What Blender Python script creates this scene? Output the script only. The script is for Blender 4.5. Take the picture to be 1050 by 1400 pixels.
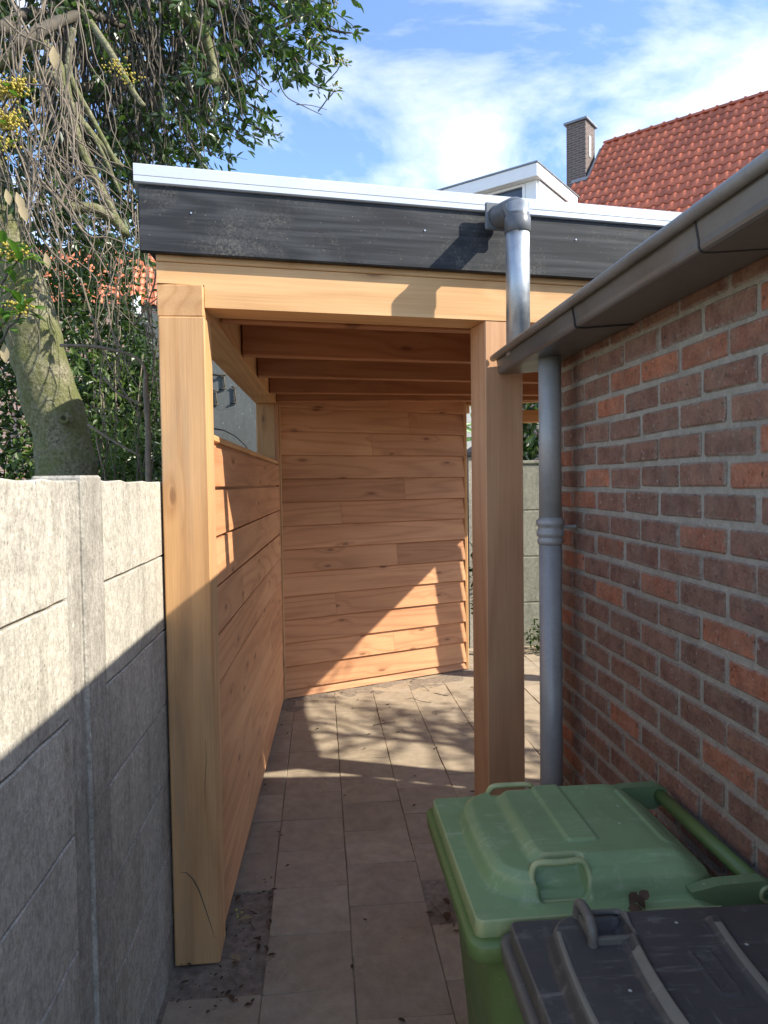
import bpy, math, random
from mathutils import Vector, Matrix, noise
rnd = random.Random(7)
R = math.radians
scn = bpy.context.scene
for o in list(bpy.data.objects): bpy.data.objects.remove(o)
col = scn.collection

# ------------------------------------------------------------------ camera
EYE = Vector((0, 0, 1.65)); FPX = 975.0
YAW, PITCH, ROLL = R(5.1), R(-2.35), R(0.8)
fw = Vector((math.sin(YAW)*math.cos(PITCH), math.cos(YAW)*math.cos(PITCH), math.sin(PITCH)))
r0 = Vector((math.cos(YAW), -math.sin(YAW), 0)); u0 = r0.cross(fw)
rt = r0*math.cos(ROLL) - u0*math.sin(ROLL); upv = u0*math.cos(ROLL) + r0*math.sin(ROLL)
cd = bpy.data.cameras.new('camera'); cam = bpy.data.objects.new('camera', cd); col.objects.link(cam)
cam.matrix_world = Matrix(((rt.x, upv.x, -fw.x, EYE.x), (rt.y, upv.y, -fw.y, EYE.y), (rt.z, upv.z, -fw.z, EYE.z), (0, 0, 0, 1)))
cd.sensor_fit = 'HORIZONTAL'; cd.sensor_width = 36; cd.lens = FPX/1050*36; cd.clip_start = 0.05; cd.clip_end = 2000
scn.camera = cam

def at(px, py, Y):
    "pixel of the photograph -> point on the vertical plane y = Y"
    d = fw*FPX + rt*(px-525) - upv*(py-700)
    return EYE + d*(Y/d.y)

# ------------------------------------------------------------------ light
SUN_PHI, SUN_EL = R(68.6), R(35.8)
sdir = Vector((math.sin(SUN_PHI)*math.cos(SUN_EL), -math.cos(SUN_PHI)*math.cos(SUN_EL), math.sin(SUN_EL)))
sl = bpy.data.lights.new('sun', 'SUN'); sl.energy = 3.35; sl.angle = R(0.53); sl.color = (1, .94, .83)
so = bpy.data.objects.new('sun', sl); col.objects.link(so); so.rotation_euler = sdir.to_track_quat('Z', 'Y').to_euler()
so.location = (6, -4, 8)
w = bpy.data.worlds.new('World'); scn.world = w; w.use_nodes = True
nt = w.node_tree; nt.nodes.clear()
def wn(t, **k):
    n = nt.nodes.new(t)
    for a, b in k.items(): setattr(n, a, b)
    return n
sky = wn('ShaderNodeTexSky', sky_type='NISHITA', sun_disc=False, sun_elevation=SUN_EL, sun_rotation=math.atan2(sdir.x, sdir.y), air_density=.8, dust_density=0.3, ozone_density=4.5)
bg = wn('ShaderNodeBackground'); bg.inputs[1].default_value = 0.15
wo = wn('ShaderNodeOutputWorld')
tc = wn('ShaderNodeTexCoord'); sp = wn('ShaderNodeSeparateXYZ'); nt.links.new(tc.outputs['Generated'], sp.inputs[0])
mz = wn('ShaderNodeMath', operation='MAXIMUM'); nt.links.new(sp.outputs[2], mz.inputs[0]); mz.inputs[1].default_value = 0.0
az = wn('ShaderNodeMath', operation='ADD'); nt.links.new(mz.outputs[0], az.inputs[0]); az.inputs[1].default_value = 0.25
dv = wn('ShaderNodeVectorMath', operation='DIVIDE'); nt.links.new(tc.outputs['Generated'], dv.inputs[0])
cb = wn('ShaderNodeCombineXYZ'); [nt.links.new(az.outputs[0], cb.inputs[i]) for i in range(3)]
nt.links.new(cb.outputs[0], dv.inputs[1])
mp = wn('ShaderNodeMapping'); nt.links.new(dv.outputs[0], mp.inputs[0]); mp.inputs['Location'].default_value = (5.631, .59, 0); mp.inputs['Scale'].default_value = (1.5, 1.9, 0.4)
n1 = wn('ShaderNodeTexNoise'); n1.inputs['Scale'].default_value = 1.25; n1.inputs['Detail'].default_value = 9; n1.inputs['Roughness'].default_value = .58; n1.inputs['Distortion'].default_value = .35
nt.links.new(mp.outputs[0], n1.inputs['Vector'])
cr = wn('ShaderNodeValToRGB'); cr.color_ramp.elements[0].position = .46; cr.color_ramp.elements[1].position = .80
cr.color_ramp.elements[0].color = (.02, .02, .02, 1); cr.color_ramp.elements[1].color = (1, 1, 1, 1)
nt.links.new(n1.outputs['Fac'], cr.inputs[0])
mx = wn('ShaderNodeMix', data_type='RGBA'); nt.links.new(cr.outputs[0], mx.inputs['Factor'])
mx.inputs['B'].default_value = (5.5, 5.4, 5.3, 1)
nt.links.new(sky.outputs[0], mx.inputs['A']); nt.links.new(mx.outputs['Result'], bg.inputs[0]); nt.links.new(bg.outputs[0], wo.inputs[0])
vs = scn.view_settings
vs.view_transform = 'Standard'; vs.look = 'None'; vs.gamma = 1; vs.use_curve_mapping = False; vs.exposure = 1.44
scn.render.engine = 'CYCLES'

# ------------------------------------------------------------------ materials
class Mat:
    def __init__(s, name, rough=.6, metal=0, spec=.5):
        s.m = bpy.data.materials.new(name); s.m.use_nodes = True
        s.t = s.m.node_tree; s.b = s.t.nodes['Principled BSDF']
        s.b.inputs['Roughness'].default_value = rough; s.b.inputs['Metallic'].default_value = metal
        s.b.inputs['Specular IOR Level'].default_value = spec
        s._v = None
    def n(s, t, ins=None, **k):
        n = s.t.nodes.new(t)
        for a, b in k.items(): setattr(n, a, b)
        for a, b in (ins or {}).items(): s.set(n.inputs[a], b)
        return n
    def set(s, sock, v):
        if isinstance(v, bpy.types.NodeSocket): s.t.links.new(v, sock)
        else: sock.default_value = v
    def coord(s, which='Object', rand=True, scale=(1, 1, 1), off=(0, 0, 0)):
        c = s.n('ShaderNodeTexCoord').outputs[which]
        if rand:
            oi = s.n('ShaderNodeObjectInfo').outputs['Random']
            mu = s.n('ShaderNodeMath', {0: oi, 1: 61.7}, operation='MULTIPLY').outputs[0]
            cx = s.n('ShaderNodeCombineXYZ', {0: mu, 1: mu, 2: mu}).outputs[0]
            c = s.n('ShaderNodeVectorMath', {0: c, 1: cx}, operation='ADD').outputs[0]
        return s.n('ShaderNodeMapping', {'Vector': c, 'Scale': scale, 'Location': off}).outputs[0]
    def noise(s, vec, scale, detail=4, rough=.55, dist=0):
        return s.n('ShaderNodeTexNoise', {'Vector': vec, 'Scale': scale, 'Detail': detail, 'Roughness': rough, 'Distortion': dist}).outputs['Fac']
    def ramp(s, f, stops, interp='LINEAR'):
        r = s.n('ShaderNodeValToRGB', {0: f}); e = r.color_ramp.elements; r.color_ramp.interpolation = interp
        while len(e) < len(stops): e.new(.5)
        for i, (p, c) in enumerate(stops):
            e[i].position = p; e[i].color = (c, c, c, 1) if isinstance(c, (int, float)) else (*c, 1)
        return r.outputs[0]
    def mix(s, f, a, b, mode='MIX'):
        n = s.n('ShaderNodeMix', data_type='RGBA', blend_type=mode)
        s.set(n.inputs['Factor'], f)
        for k, v in (('A', a), ('B', b)): s.set(n.inputs[k], (*v, 1) if isinstance(v, tuple) and len(v) == 3 else v)
        return n.outputs['Result']
    def math(s, op, a, b=0): return s.n('ShaderNodeMath', {0: a, 1: b}, operation=op).outputs[0]
    def out(s, color=None, rough=None, bump=None, bs=.3, bd=.004):
        if color is not None: s.set(s.b.inputs['Base Color'], (*color, 1) if isinstance(color, tuple) else color)
        if rough is not None: s.set(s.b.inputs['Roughness'], rough)
        if bump is not None:
            b = s.n('ShaderNodeBump', {'Height': bump, 'Strength': bs, 'Distance': bd}); s.t.links.new(b.outputs[0], s.b.inputs['Normal'])
        return s.m

def wood(name, light, dark, knots=True, ring=26.0, tone=.22, stain=0.0, plane='xz', kn=.5):
    M = Mat(name, .62, 0, .3)
    c = M.coord(scale=(1, 1, 1))
    xyz = M.n('ShaderNodeSeparateXYZ', {0: c}).outputs
    across = xyz[2] if plane == 'xz' else xyz[1]
    # knots lie in the face of the board
    kx = M.math('MULTIPLY', xyz[0], 2.1); ky = M.math('MULTIPLY', across, 6.5)
    kv = M.n('ShaderNodeCombineXYZ', {0: kx, 1: ky}).outputs[0]
    vo = M.n('ShaderNodeTexVoronoi', {'Vector': kv, 'Scale': 1.0, 'Randomness': 1.0}, voronoi_dimensions='2D')
    sel = M.math('GREATER_THAN', M.n('ShaderNodeSeparateColor', {0: vo.outputs['Color']}).outputs[0], kn)
    kd = vo.outputs['Distance']
    pull = M.math('MULTIPLY', M.ramp(kd, [(0, 1), (.12, .45), (.32, 0)]), sel)
    lo = M.noise(M.n('ShaderNodeMapping', {'Vector': c, 'Scale': (.22, 3.4, 3.4)}).outputs[0], 1.0, 1.5, .4, .1)
    wob = M.noise(M.n('ShaderNodeMapping', {'Vector': c, 'Scale': (2.2, 26, 26)}).outputs[0], 1.0, 3, .6)
    ph = M.math('ADD', M.math('ADD', M.math('MULTIPLY', lo, ring*4.2), M.math('MULTIPLY', wob, 2.2)), M.math('MULTIPLY', pull, 7.0 if knots else 0))
    rings = M.math('POWER', M.math('ADD', M.math('MULTIPLY', M.math('SINE', ph), .5), .5), 3.0)
    fine = M.noise(M.n('ShaderNodeMapping', {'Vector': c, 'Scale': (2.4, 170, 170)}).outputs[0], 1.0, 3, .65)
    mid = M.noise(M.n('ShaderNodeMapping', {'Vector': c, 'Scale': (.9, 3.4, 3.4)}).outputs[0], 1.3, 4, .6)
    f = M.math('ADD', M.math('MULTIPLY', rings, .42), M.math('MULTIPLY', M.ramp(fine, [(.32, 0), (.7, 1)]), .40))
    base = M.mix(f, light, dark)
    oi = M.n('ShaderNodeObjectInfo').outputs['Random']
    base = M.mix(1, base, M.ramp(oi, [(0, (1-tone, 1-tone*1.15, 1-tone*1.25)), (.3, (1.04, .97, .93)), (.6, (.97, .95, .93)), (1, (1+tone*.5, 1+tone*.5, 1+tone*.5))]), 'MULTIPLY')
    base = M.mix(1, base, M.ramp(mid, [(.3, (.86, .82, .79)), (.65, (1.07, 1.06, 1.05))]), 'MULTIPLY')
    h = M.math('ADD', M.math('MULTIPLY', rings, .6), fine)
    if knots:
        k = M.math('MULTIPLY', M.ramp(kd, [(.03, 1), (.055, .8), (.075, .25), (.2, 0)]), sel)
        base = M.mix(M.math('MULTIPLY', k, .7), base, (dark[0]*.36, dark[1]*.27, dark[2]*.24))
    if stain:
        st = M.noise(M.n('ShaderNodeMapping', {'Vector': c, 'Scale': (1.1, 11, 11)}).outputs[0], 1.0, 5, .6, .3)
        base = M.mix(M.math('MULTIPLY', M.ramp(st, [(.5, 0), (.72, 1)]), stain), base, (.15, .125, .10))
    return M.out(base, None, h, .3, .0014)

W_BOARD = wood('wood_cladding', (.565, .295, .145), (.375, .165, .072), tone=.26, ring=22, kn=.45)
W_BEAM = wood('wood_beam', (.63, .39, .185), (.46, .25, .10), ring=30, tone=.05, kn=.55)
W_POST = wood('wood_post', (.61, .375, .18), (.44, .235, .095), ring=18, tone=.04, stain=.4, plane='xy', kn=.6)
W_POST2 = wood('wood_post_reddish', (.60, .365, .205), (.46, .25, .13), ring=14, tone=.02, knots=False, plane='xy')
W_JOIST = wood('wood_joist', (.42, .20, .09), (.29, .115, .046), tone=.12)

def fascia_mat():
    M = Mat('black_stained_timber', .7, 0, .3)
    c = M.coord()
    g = M.noise(M.n('ShaderNodeMapping', {'Vector': c, 'Scale': (3, 95, 95)}).outputs[0], 1, 5, .65)
    lo = M.noise(M.n('ShaderNodeMapping', {'Vector': c, 'Scale': (.35, 4, 4)}).outputs[0], 1, 2, .5, .1)
    rg = M.math('SINE', M.math('MULTIPLY', lo, 110))
    b = M.mix(M.ramp(M.math('ADD', g, M.math('MULTIPLY', rg, .12)), [(.35, 0), (.75, 1)]), (.014, .015, .017), (.042, .044, .047))
    # rubbed dusty marks
    s = M.noise(c, 4.2, 6, .7)
    s2 = M.noise(c, 130, 3, .7)
    mk = M.math('MULTIPLY', M.ramp(s, [(.5, 0), (.72, 1)]), M.ramp(s2, [(.42, 0), (.66, 1)]))
    b = M.mix(M.math('MULTIPLY', mk, .5), b, (.24, .21, .17))
    vo = M.n('ShaderNodeTexVoronoi', {'Vector': c, 'Scale': 42.0}).outputs['Distance']
    b = M.mix(M.math('MULTIPLY', M.ramp(vo, [(.05, 1), (.11, 0)]), .3), b, (.33, .28, .2))
    return M.out(b, None, M.math('ADD', g, M.math('MULTIPLY', rg, .2)), .4, .002)
FASCIA = fascia_mat()

def plain(name, colr, rough=.6, metal=0, var=.12, vs=9.0, bump=.15, rand=True, bd=.002, spec=.5):
    M = Mat(name, rough, metal, spec); c = M.coord(rand=rand)
    n = M.noise(c, vs, 5, .6); n2 = M.noise(c, vs*11, 3, .6)
    lo = tuple(max(0, x*(1-var*1.6)) for x in colr); hi = tuple(x*(1+var) for x in colr)
    b = M.mix(M.ramp(M.math('ADD', M.math('MULTIPLY', n, .7), M.math('MULTIPLY', n2, .3)), [(.3, 0), (.7, 1)]), lo, hi)
    rr = M.ramp(n, [(.3, max(0, rough-.1)), (.7, min(1, rough+.12))])
    return M.out(b, rr, n2, bump, bd)

ALU = plain('white_aluminium', (.55, .57, .59), .32, .25, .04, 4, .04)
ZINC_NEW = plain('bright_zinc', (.46, .49, .51), .42, .75, .16, 14, .1)
ZINC_PIPE = plain('grey_painted_pipe', (.32, .315, .295), .38, .12, .12, 8, .08)
ZINC_OLD = plain('weathered_gutter', (.155, .145, .13), .40, .45, .16, 5, .08)
ZINC_BEAD = plain('gutter_bead', (.24, .235, .22), .45, .3, .22, 10, .1)
PVC = plain('grey_pvc', (.11, .115, .12), .38, 0, .05, 5, .04)
RUBBER = plain('dark_seam', (.02, .02, .02), .7, 0, .1)
BITUMEN = plain('roofing_felt', (.05, .05, .052), .85, 0, .2)
SCREW = plain('steel_screw', (.5, .5, .5), .35, .9, .05)

def concrete(name, a, b, dirt=(.12, .105, .085), dk=.5, streak=True, bd=.006, rand=True, grain=0):
    M = Mat(name, .88, 0, .25); c = M.coord(rand=rand)
    f = M.noise(c, 150, 4, .7); g = M.noise(c, 34, 5, .65); lo = M.noise(c, 3.2, 5, .6)
    base = M.mix(M.ramp(M.math('ADD', M.math('MULTIPLY', f, .5), M.math('MULTIPLY', g, .5)), [(.34, 0), (.66, 1)]), a, b)
    if streak:
        s = M.noise(M.n('ShaderNodeMapping', {'Vector': c, 'Scale': (9, 9, 1.1)}).outputs[0], 1.5, 6, .65, .3)
        base = M.mix(M.math('MULTIPLY', M.ramp(s, [(.5, 0), (.78, 1)]), dk), base, dirt)
        sp = M.noise(M.n('ShaderNodeMapping', {'Vector': c, 'Scale': (60, 60, 22)}).outputs[0], 1, 3, .6)
        base = M.mix(M.math('MULTIPLY', M.ramp(sp, [(.66, 0), (.74, 1)]), .5), base, (.72, .7, .64))
    base = M.mix(M.math('MULTIPLY', M.ramp(lo, [(.45, 0), (.75, 1)]), .35), base, dirt)
    if grain:
        gr = M.noise(M.n('ShaderNodeMapping', {'Vector': c, 'Scale': (95, 95, 60)}).outputs[0], 1, 3, .7)
        base = M.mix(1, base, M.ramp(gr, [(.34, (.78, .77, .75)), (.5, (1, 1, 1)), (.66, (1.14, 1.14, 1.12))]), 'MULTIPLY')
        pit = M.n('ShaderNodeTexVoronoi', {'Vector': c, 'Scale': 38.0}); ps = M.math('GREATER_THAN', M.n('ShaderNodeSeparateColor', {0: pit.outputs['Color']}).outputs[0], .7)
        base = M.mix(M.math('MULTIPLY', M.math('MULTIPLY', M.ramp(pit.outputs['Distance'], [(.08, 1), (.18, 0)]), ps), .55), base, (.1, .09, .075))
    h = M.math('ADD', M.math('MULTIPLY', f, .8), g)
    return M.out(base, None, h, .5, bd)
CONC = concrete('fence_concrete', (.31, .285, .235), (.57, .53, .45), grain=1.0)
CONC_D = concrete('fence_concrete_stained', (.24, .22, .185), (.48, .45, .385), dk=.75, grain=1.0)
CONC_B = concrete('mossy_concrete', (.16, .16, .12), (.34, .33, .26), (.08, .085, .05), .7)
RENDER = concrete('grey_render', (.11, .12, .118), (.165, .175, .168), (.07, .075, .07), .45, True, .003)  # colour darkened to stand in for shade on the garden wall
PALEWALL = concrete('pale_render', (.45, .43, .38), (.6, .58, .52), (.25, .24, .2), .3, True, .003)
MORTAR = concrete('mortar', (.23, .205, .16), (.40, .355, .28), (.14, .12, .095), .3, False, .012, False)

def tile_mat():
    M = Mat('paving_concrete', .85, 0, .25); c = M.coord()
    f = M.noise(c, 170, 3, .7); g = M.noise(c, 18, 5, .65); lo = M.noise(c, 3, 4, .6)
    oi = M.n('ShaderNodeObjectInfo').outputs['Random']
    b = M.ramp(oi, [(0, (.325, .26, .18)), (.35, (.39, .315, .222)), (.7, (.355, .287, .20)), (1, (.43, .35, .247))])
    b = M.mix(1, b, M.ramp(M.math('ADD', M.math('MULTIPLY', f, .4), M.math('MULTIPLY', g, .6)), [(.3, (.72, .72, .72)), (.7, (1.22, 1.2, 1.18))]), 'MULTIPLY')
    b = M.mix(M.math('MULTIPLY', M.ramp(lo, [(.5, 0), (.8, 1)]), .45), b, (.19, .145, .11))
    ds = M.noise(c, 4.5, 6, .7, .4)
    b = M.mix(M.math('MULTIPLY', M.ramp(ds, [(.48, 0), (.68, 1)]), .5), b, (.44, .365, .28))
    return M.out(b, None, M.math('ADD', f, M.math('MULTIPLY', g, .8)), .5, .003)
TILE = tile_mat()
SOIL = plain('dark_soil', (.27, .22, .165), .95, 0, .32, 30, .45, False, .006, .2)
EARTH = plain('earth', (.30, .27, .225), .95, 0, .4, 12, .8, False, .02, .2)

def brick_mat(name, island=False):
    M = Mat(name, .82, 0, .25); c = M.coord()
    rv = M.n('ShaderNodeNewGeometry').outputs['Random Per Island'] if island else M.n('ShaderNodeObjectInfo').outputs['Random']
    f = M.noise(c, 120, 4, .7); g = M.noise(c, 22, 4, .6)
    b = M.ramp(rv, [(0, (.17, .088, .062)), (.2, (.235, .115, .078)), (.40, (.195, .105, .074)), (.58, (.26, .125, .082)), (.70, (.21, .108, .074)), (.77, (.35, .13, .07)), (.88, (.42, .15, .075)), (1, (.32, .125, .07))])
    b = M.mix(1, b, M.ramp(M.math('ADD', M.math('MULTIPLY', f, .5), M.math('MULTIPLY', g, .5)), [(.34, (.52, .5, .48)), (.62, (1.28, 1.24, 1.2))]), 'MULTIPLY')
    pa = M.noise(c, 9, 3, .6)
    b = M.mix(M.math('MULTIPLY', M.ramp(pa, [(.56, 0), (.72, 1)]), .5), b, (.13, .085, .065))
    ws = M.noise(c, 55, 3, .7)
    b = M.mix(M.math('MULTIPLY', M.ramp(ws, [(.63, 0), (.72, 1)]), .55), b, (.46, .42, .36))
    pt_ = M.noise(c, 70, 3, .6); b = M.mix(M.math('MULTIPLY', M.ramp(pt_, [(.30, 1), (.38, 0)]), .75), b, (.03, .022, .018))
    du = M.noise(c, 14, 5, .7); b = M.mix(M.math('MULTIPLY', M.ramp(du, [(.4, 0), (.7, 1)]), .38), b, (.33, .235, .16))
    if not island:
        lc = M.n('ShaderNodeSeparateXYZ', {0: M.n('ShaderNodeTexCoord').outputs['Object']})
        ez = M.math('SUBTRACT', M.math('ABSOLUTE', lc.outputs[2]), .0275); ey = M.math('SUBTRACT', M.math('ABSOLUTE', lc.outputs[1]), .0942)
        ed = M.math('MAXIMUM', ez, ey); ng = M.noise(c, 75, 4, .65)
        ed = M.math('ADD', ed, M.math('MULTIPLY', M.math('SUBTRACT', ng, .5), .022))
        mm = M.ramp(M.math('MULTIPLY_ADD', ed, 100.0), [(.0, 0), (1.0, 1)]); M.t.nodes[-2].inputs[2].default_value = .62
        b = M.mix(mm, b, M.mix(f, (.21, .19, .15), (.39, .35, .28)))
    return M.out(b, None, M.math('ADD', f, g), .9, .007)
BRICK = brick_mat('brick'); BRICK_S = brick_mat('brick_joined', True)

def far_brick(name, a, b, m, sx=1.0):
    M = Mat(name, .85, 0, .2); c = M.coord(rand=False)
    sepv = M.n('ShaderNodeSeparateXYZ', {0: c})
    uv = M.n('ShaderNodeCombineXYZ', {0: M.math('ADD', sepv.outputs[0], sepv.outputs[1]), 1: sepv.outputs[2]}).outputs[0]
    br = M.n('ShaderNodeTexBrick', {'Vector': uv, 'Scale': sx, 'Color1': (*a, 1), 'Color2': (*b, 1), 'Mortar': (*m, 1), 'Mortar Size': .012, 'Brick Width': .22, 'Row Height': .065})
    return M.out(br.outputs[0], None, br.outputs[1], .3, .004)
CHIM = far_brick('chimney_brick', (.10, .07, .06), (.15, .1, .085), (.2, .18, .16))
FARB = far_brick('house_brick', (.23, .12, .085), (.3, .16, .11), (.3, .28, .25))

def pantile(name, colr, island):
    M = Mat(name, .45, 0, .5); c = M.coord()
    rv = M.n('ShaderNodeNewGeometry').outputs['Random Per Island'] if island else M.n('ShaderNodeObjectInfo').outputs['Random']
    b = M.mix(1, colr, M.ramp(rv, [(0, (.72, .70, .68)), (.5, (1, 1, 1)), (1, (1.2, 1.2, 1.15))]), 'MULTIPLY')
    n = M.noise(c, 11, 4, .6)
    b = M.mix(M.math('MULTIPLY', M.ramp(n, [(.5, 0), (.75, 1)]), .35), b, tuple(x*.5 for x in colr))
    return M.out(b)
PAN = pantile('red_pantile', (.47, .125, .058), False); PAN_S = pantile('red_pantile_joined', (.47, .125, .058), True)
PAN_O = pantile('orange_pantile', (.52, .16, .07), False)
WHITE = plain('white_paint', (.78, .78, .76), .5, 0, .04, 6, .03)
LEAD = plain('lead_flashing', (.24, .26, .28), .5, .5, .15, 12, .2)
def glass_mat():
    M = Mat('window_glass', .06, 0, .6); return M.out((.045, .06, .085))
GLASS = glass_mat()

def plastic(name, colr, wear, rough=.42, wk=.35, edge=None):
    M = Mat(name, rough, 0, .5); c = M.coord(rand=False)
    lo = M.noise(c, 5, 5, .6); sc = M.noise(M.n('ShaderNodeMapping', {'Vector': c, 'Scale': (7, 60, 30), 'Rotation': (0, 0, .5)}).outputs[0], 1, 4, .65)
    sc2 = M.noise(M.n('ShaderNodeMapping', {'Vector': c, 'Scale': (70, 9, 30), 'Rotation': (0, 0, .3)}).outputs[0], 1, 4, .65)
    f = M.noise(c, 260, 2, .6)
    b = M.mix(M.ramp(lo, [(.3, 0), (.7, 1)]), tuple(x*.86 for x in colr), tuple(x*1.1 for x in colr))
    b = M.mix(M.math('MULTIPLY', M.ramp(sc, [(.58, 0), (.78, 1)]), wk), b, wear)
    b = M.mix(M.math('MULTIPLY', M.ramp(sc2, [(.62, 0), (.8, 1)]), wk*.8), b, wear)
    d = M.noise(c, 16, 6, .7)
    b = M.mix(M.math('MULTIPLY', M.ramp(d, [(.54, 0), (.76, 1)]), .4), b, tuple(.5*x+.5*y for x, y in zip(colr, (.2, .17, .11))))
    vo = M.n('ShaderNodeTexVoronoi', {'Vector': c, 'Scale': 30.0})
    sp_ = M.math('MULTIPLY', M.ramp(vo.outputs['Distance'], [(.06, 1), (.10, 0)]), M.math('GREATER_THAN', M.n('ShaderNodeSeparateColor', {0: vo.outputs['Color']}).outputs[1], .78))
    b = M.mix(M.math('MULTIPLY', sp_, .7), b, (.6, .62, .55))
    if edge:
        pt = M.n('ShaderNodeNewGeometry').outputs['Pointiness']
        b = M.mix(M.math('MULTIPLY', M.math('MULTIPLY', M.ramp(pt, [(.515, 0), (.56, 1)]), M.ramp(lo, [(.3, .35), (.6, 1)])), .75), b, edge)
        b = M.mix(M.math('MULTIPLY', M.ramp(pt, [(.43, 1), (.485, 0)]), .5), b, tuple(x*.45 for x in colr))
        bl_ = M.noise(c, 23, 4, .7); b = M.mix(M.math('MULTIPLY', M.ramp(bl_, [(.58, 0), (.72, 1)]), .3), b, wear)
    return M.out(b, M.ramp(M.math('ADD', M.math('MULTIPLY', lo, .5), M.math('MULTIPLY', d, .5)), [(.3, rough-.08), (.7, rough+.2)]), M.math('ADD', f, sc), .12, .001)
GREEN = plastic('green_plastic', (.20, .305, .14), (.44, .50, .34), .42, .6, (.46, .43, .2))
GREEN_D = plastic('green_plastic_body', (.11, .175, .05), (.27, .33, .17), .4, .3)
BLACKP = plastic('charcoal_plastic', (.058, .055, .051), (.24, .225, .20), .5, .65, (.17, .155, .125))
BLACKD = plastic('charcoal_plastic_dusty_edge', (.20, .185, .14), (.26, .24, .19), .65, .4)
BLACKR = plastic('charcoal_plastic_plain', (.058, .055, .051), (.2, .19, .17), .5, .3)
TYRE = plain('black_rubber', (.02, .02, .02), .8, 0, .1)

def leaf_mat(name, a, b, rough=.35, trans=.35, spec=.5):
    M = Mat(name, rough, 0, spec)
    rv = M.n('ShaderNodeNewGeometry').outputs['Random Per Island']
    c = M.mix(rv, a, b)
    M.out(c)
    tr = M.n('ShaderNodeBsdfTranslucent'); M.set(tr.inputs[0], M.mix(1, c, (1.5, 1.7, .6), 'MULTIPLY'))
    ms = M.n('ShaderNodeMixShader', {0: trans, 1: M.b.outputs[0], 2: tr.outputs[0]})
    M.t.links.new(ms.outputs[0], M.t.nodes['Material Output'].inputs[0]); return M.m
LEAF = leaf_mat('evergreen_leaf', (.02, .04, .012), (.065, .11, .03), .32, .35)
LEAF_N = leaf_mat('young_leaf', (.06, .14, .025), (.12, .22, .05), .3, .3)
LEAF_G = leaf_mat('shrub_leaf', (.05, .09, .02), (.13, .18, .045), .45, .35)
LEAF_DEAD = leaf_mat('dead_leaf', (.24, .18, .10), (.42, .34, .22), .7, .25, .2)
LEAF_BRN = leaf_mat('brown_leaf', (.05, .03, .02), (.13, .085, .05), .7, .1, .2)
BUD = plain('yellow_bud', (.38, .29, .035), .5, 0, .3, 40, .1, False)
TWIG = plain('pale_twig', (.185, .145, .10), .8, 0, .3, 30, .3, False)
BARK_D = plain('dark_branch', (.085, .07, .05), .85, 0, .35, 20, .4, False)
def bark_mat():
    M = Mat('mossy_bark', .9, 0, .2); c = M.coord(rand=False)
    g = M.noise(c, 60, 5, .7); lo = M.noise(c, 6, 5, .6); m = M.noise(c, 14, 5, .65)
    b = M.mix(M.ramp(g, [(.35, 0), (.62, 1)]), (.075, .065, .038), (.30, .275, .18))
    b = M.mix(M.math('MULTIPLY', M.ramp(M.math('ADD', M.math('MULTIPLY', lo, .6), M.math('MULTIPLY', m, .4)), [(.38, 0), (.58, 1)]), .8), b, (.115, .13, .035))
    return M.out(b, None, M.math('ADD', g, m), .9, .012)
BARK = bark_mat()
HILL = plain('distant_green', (.06, .08, .035), .9, 0, .3, .2, .1, False)

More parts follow.
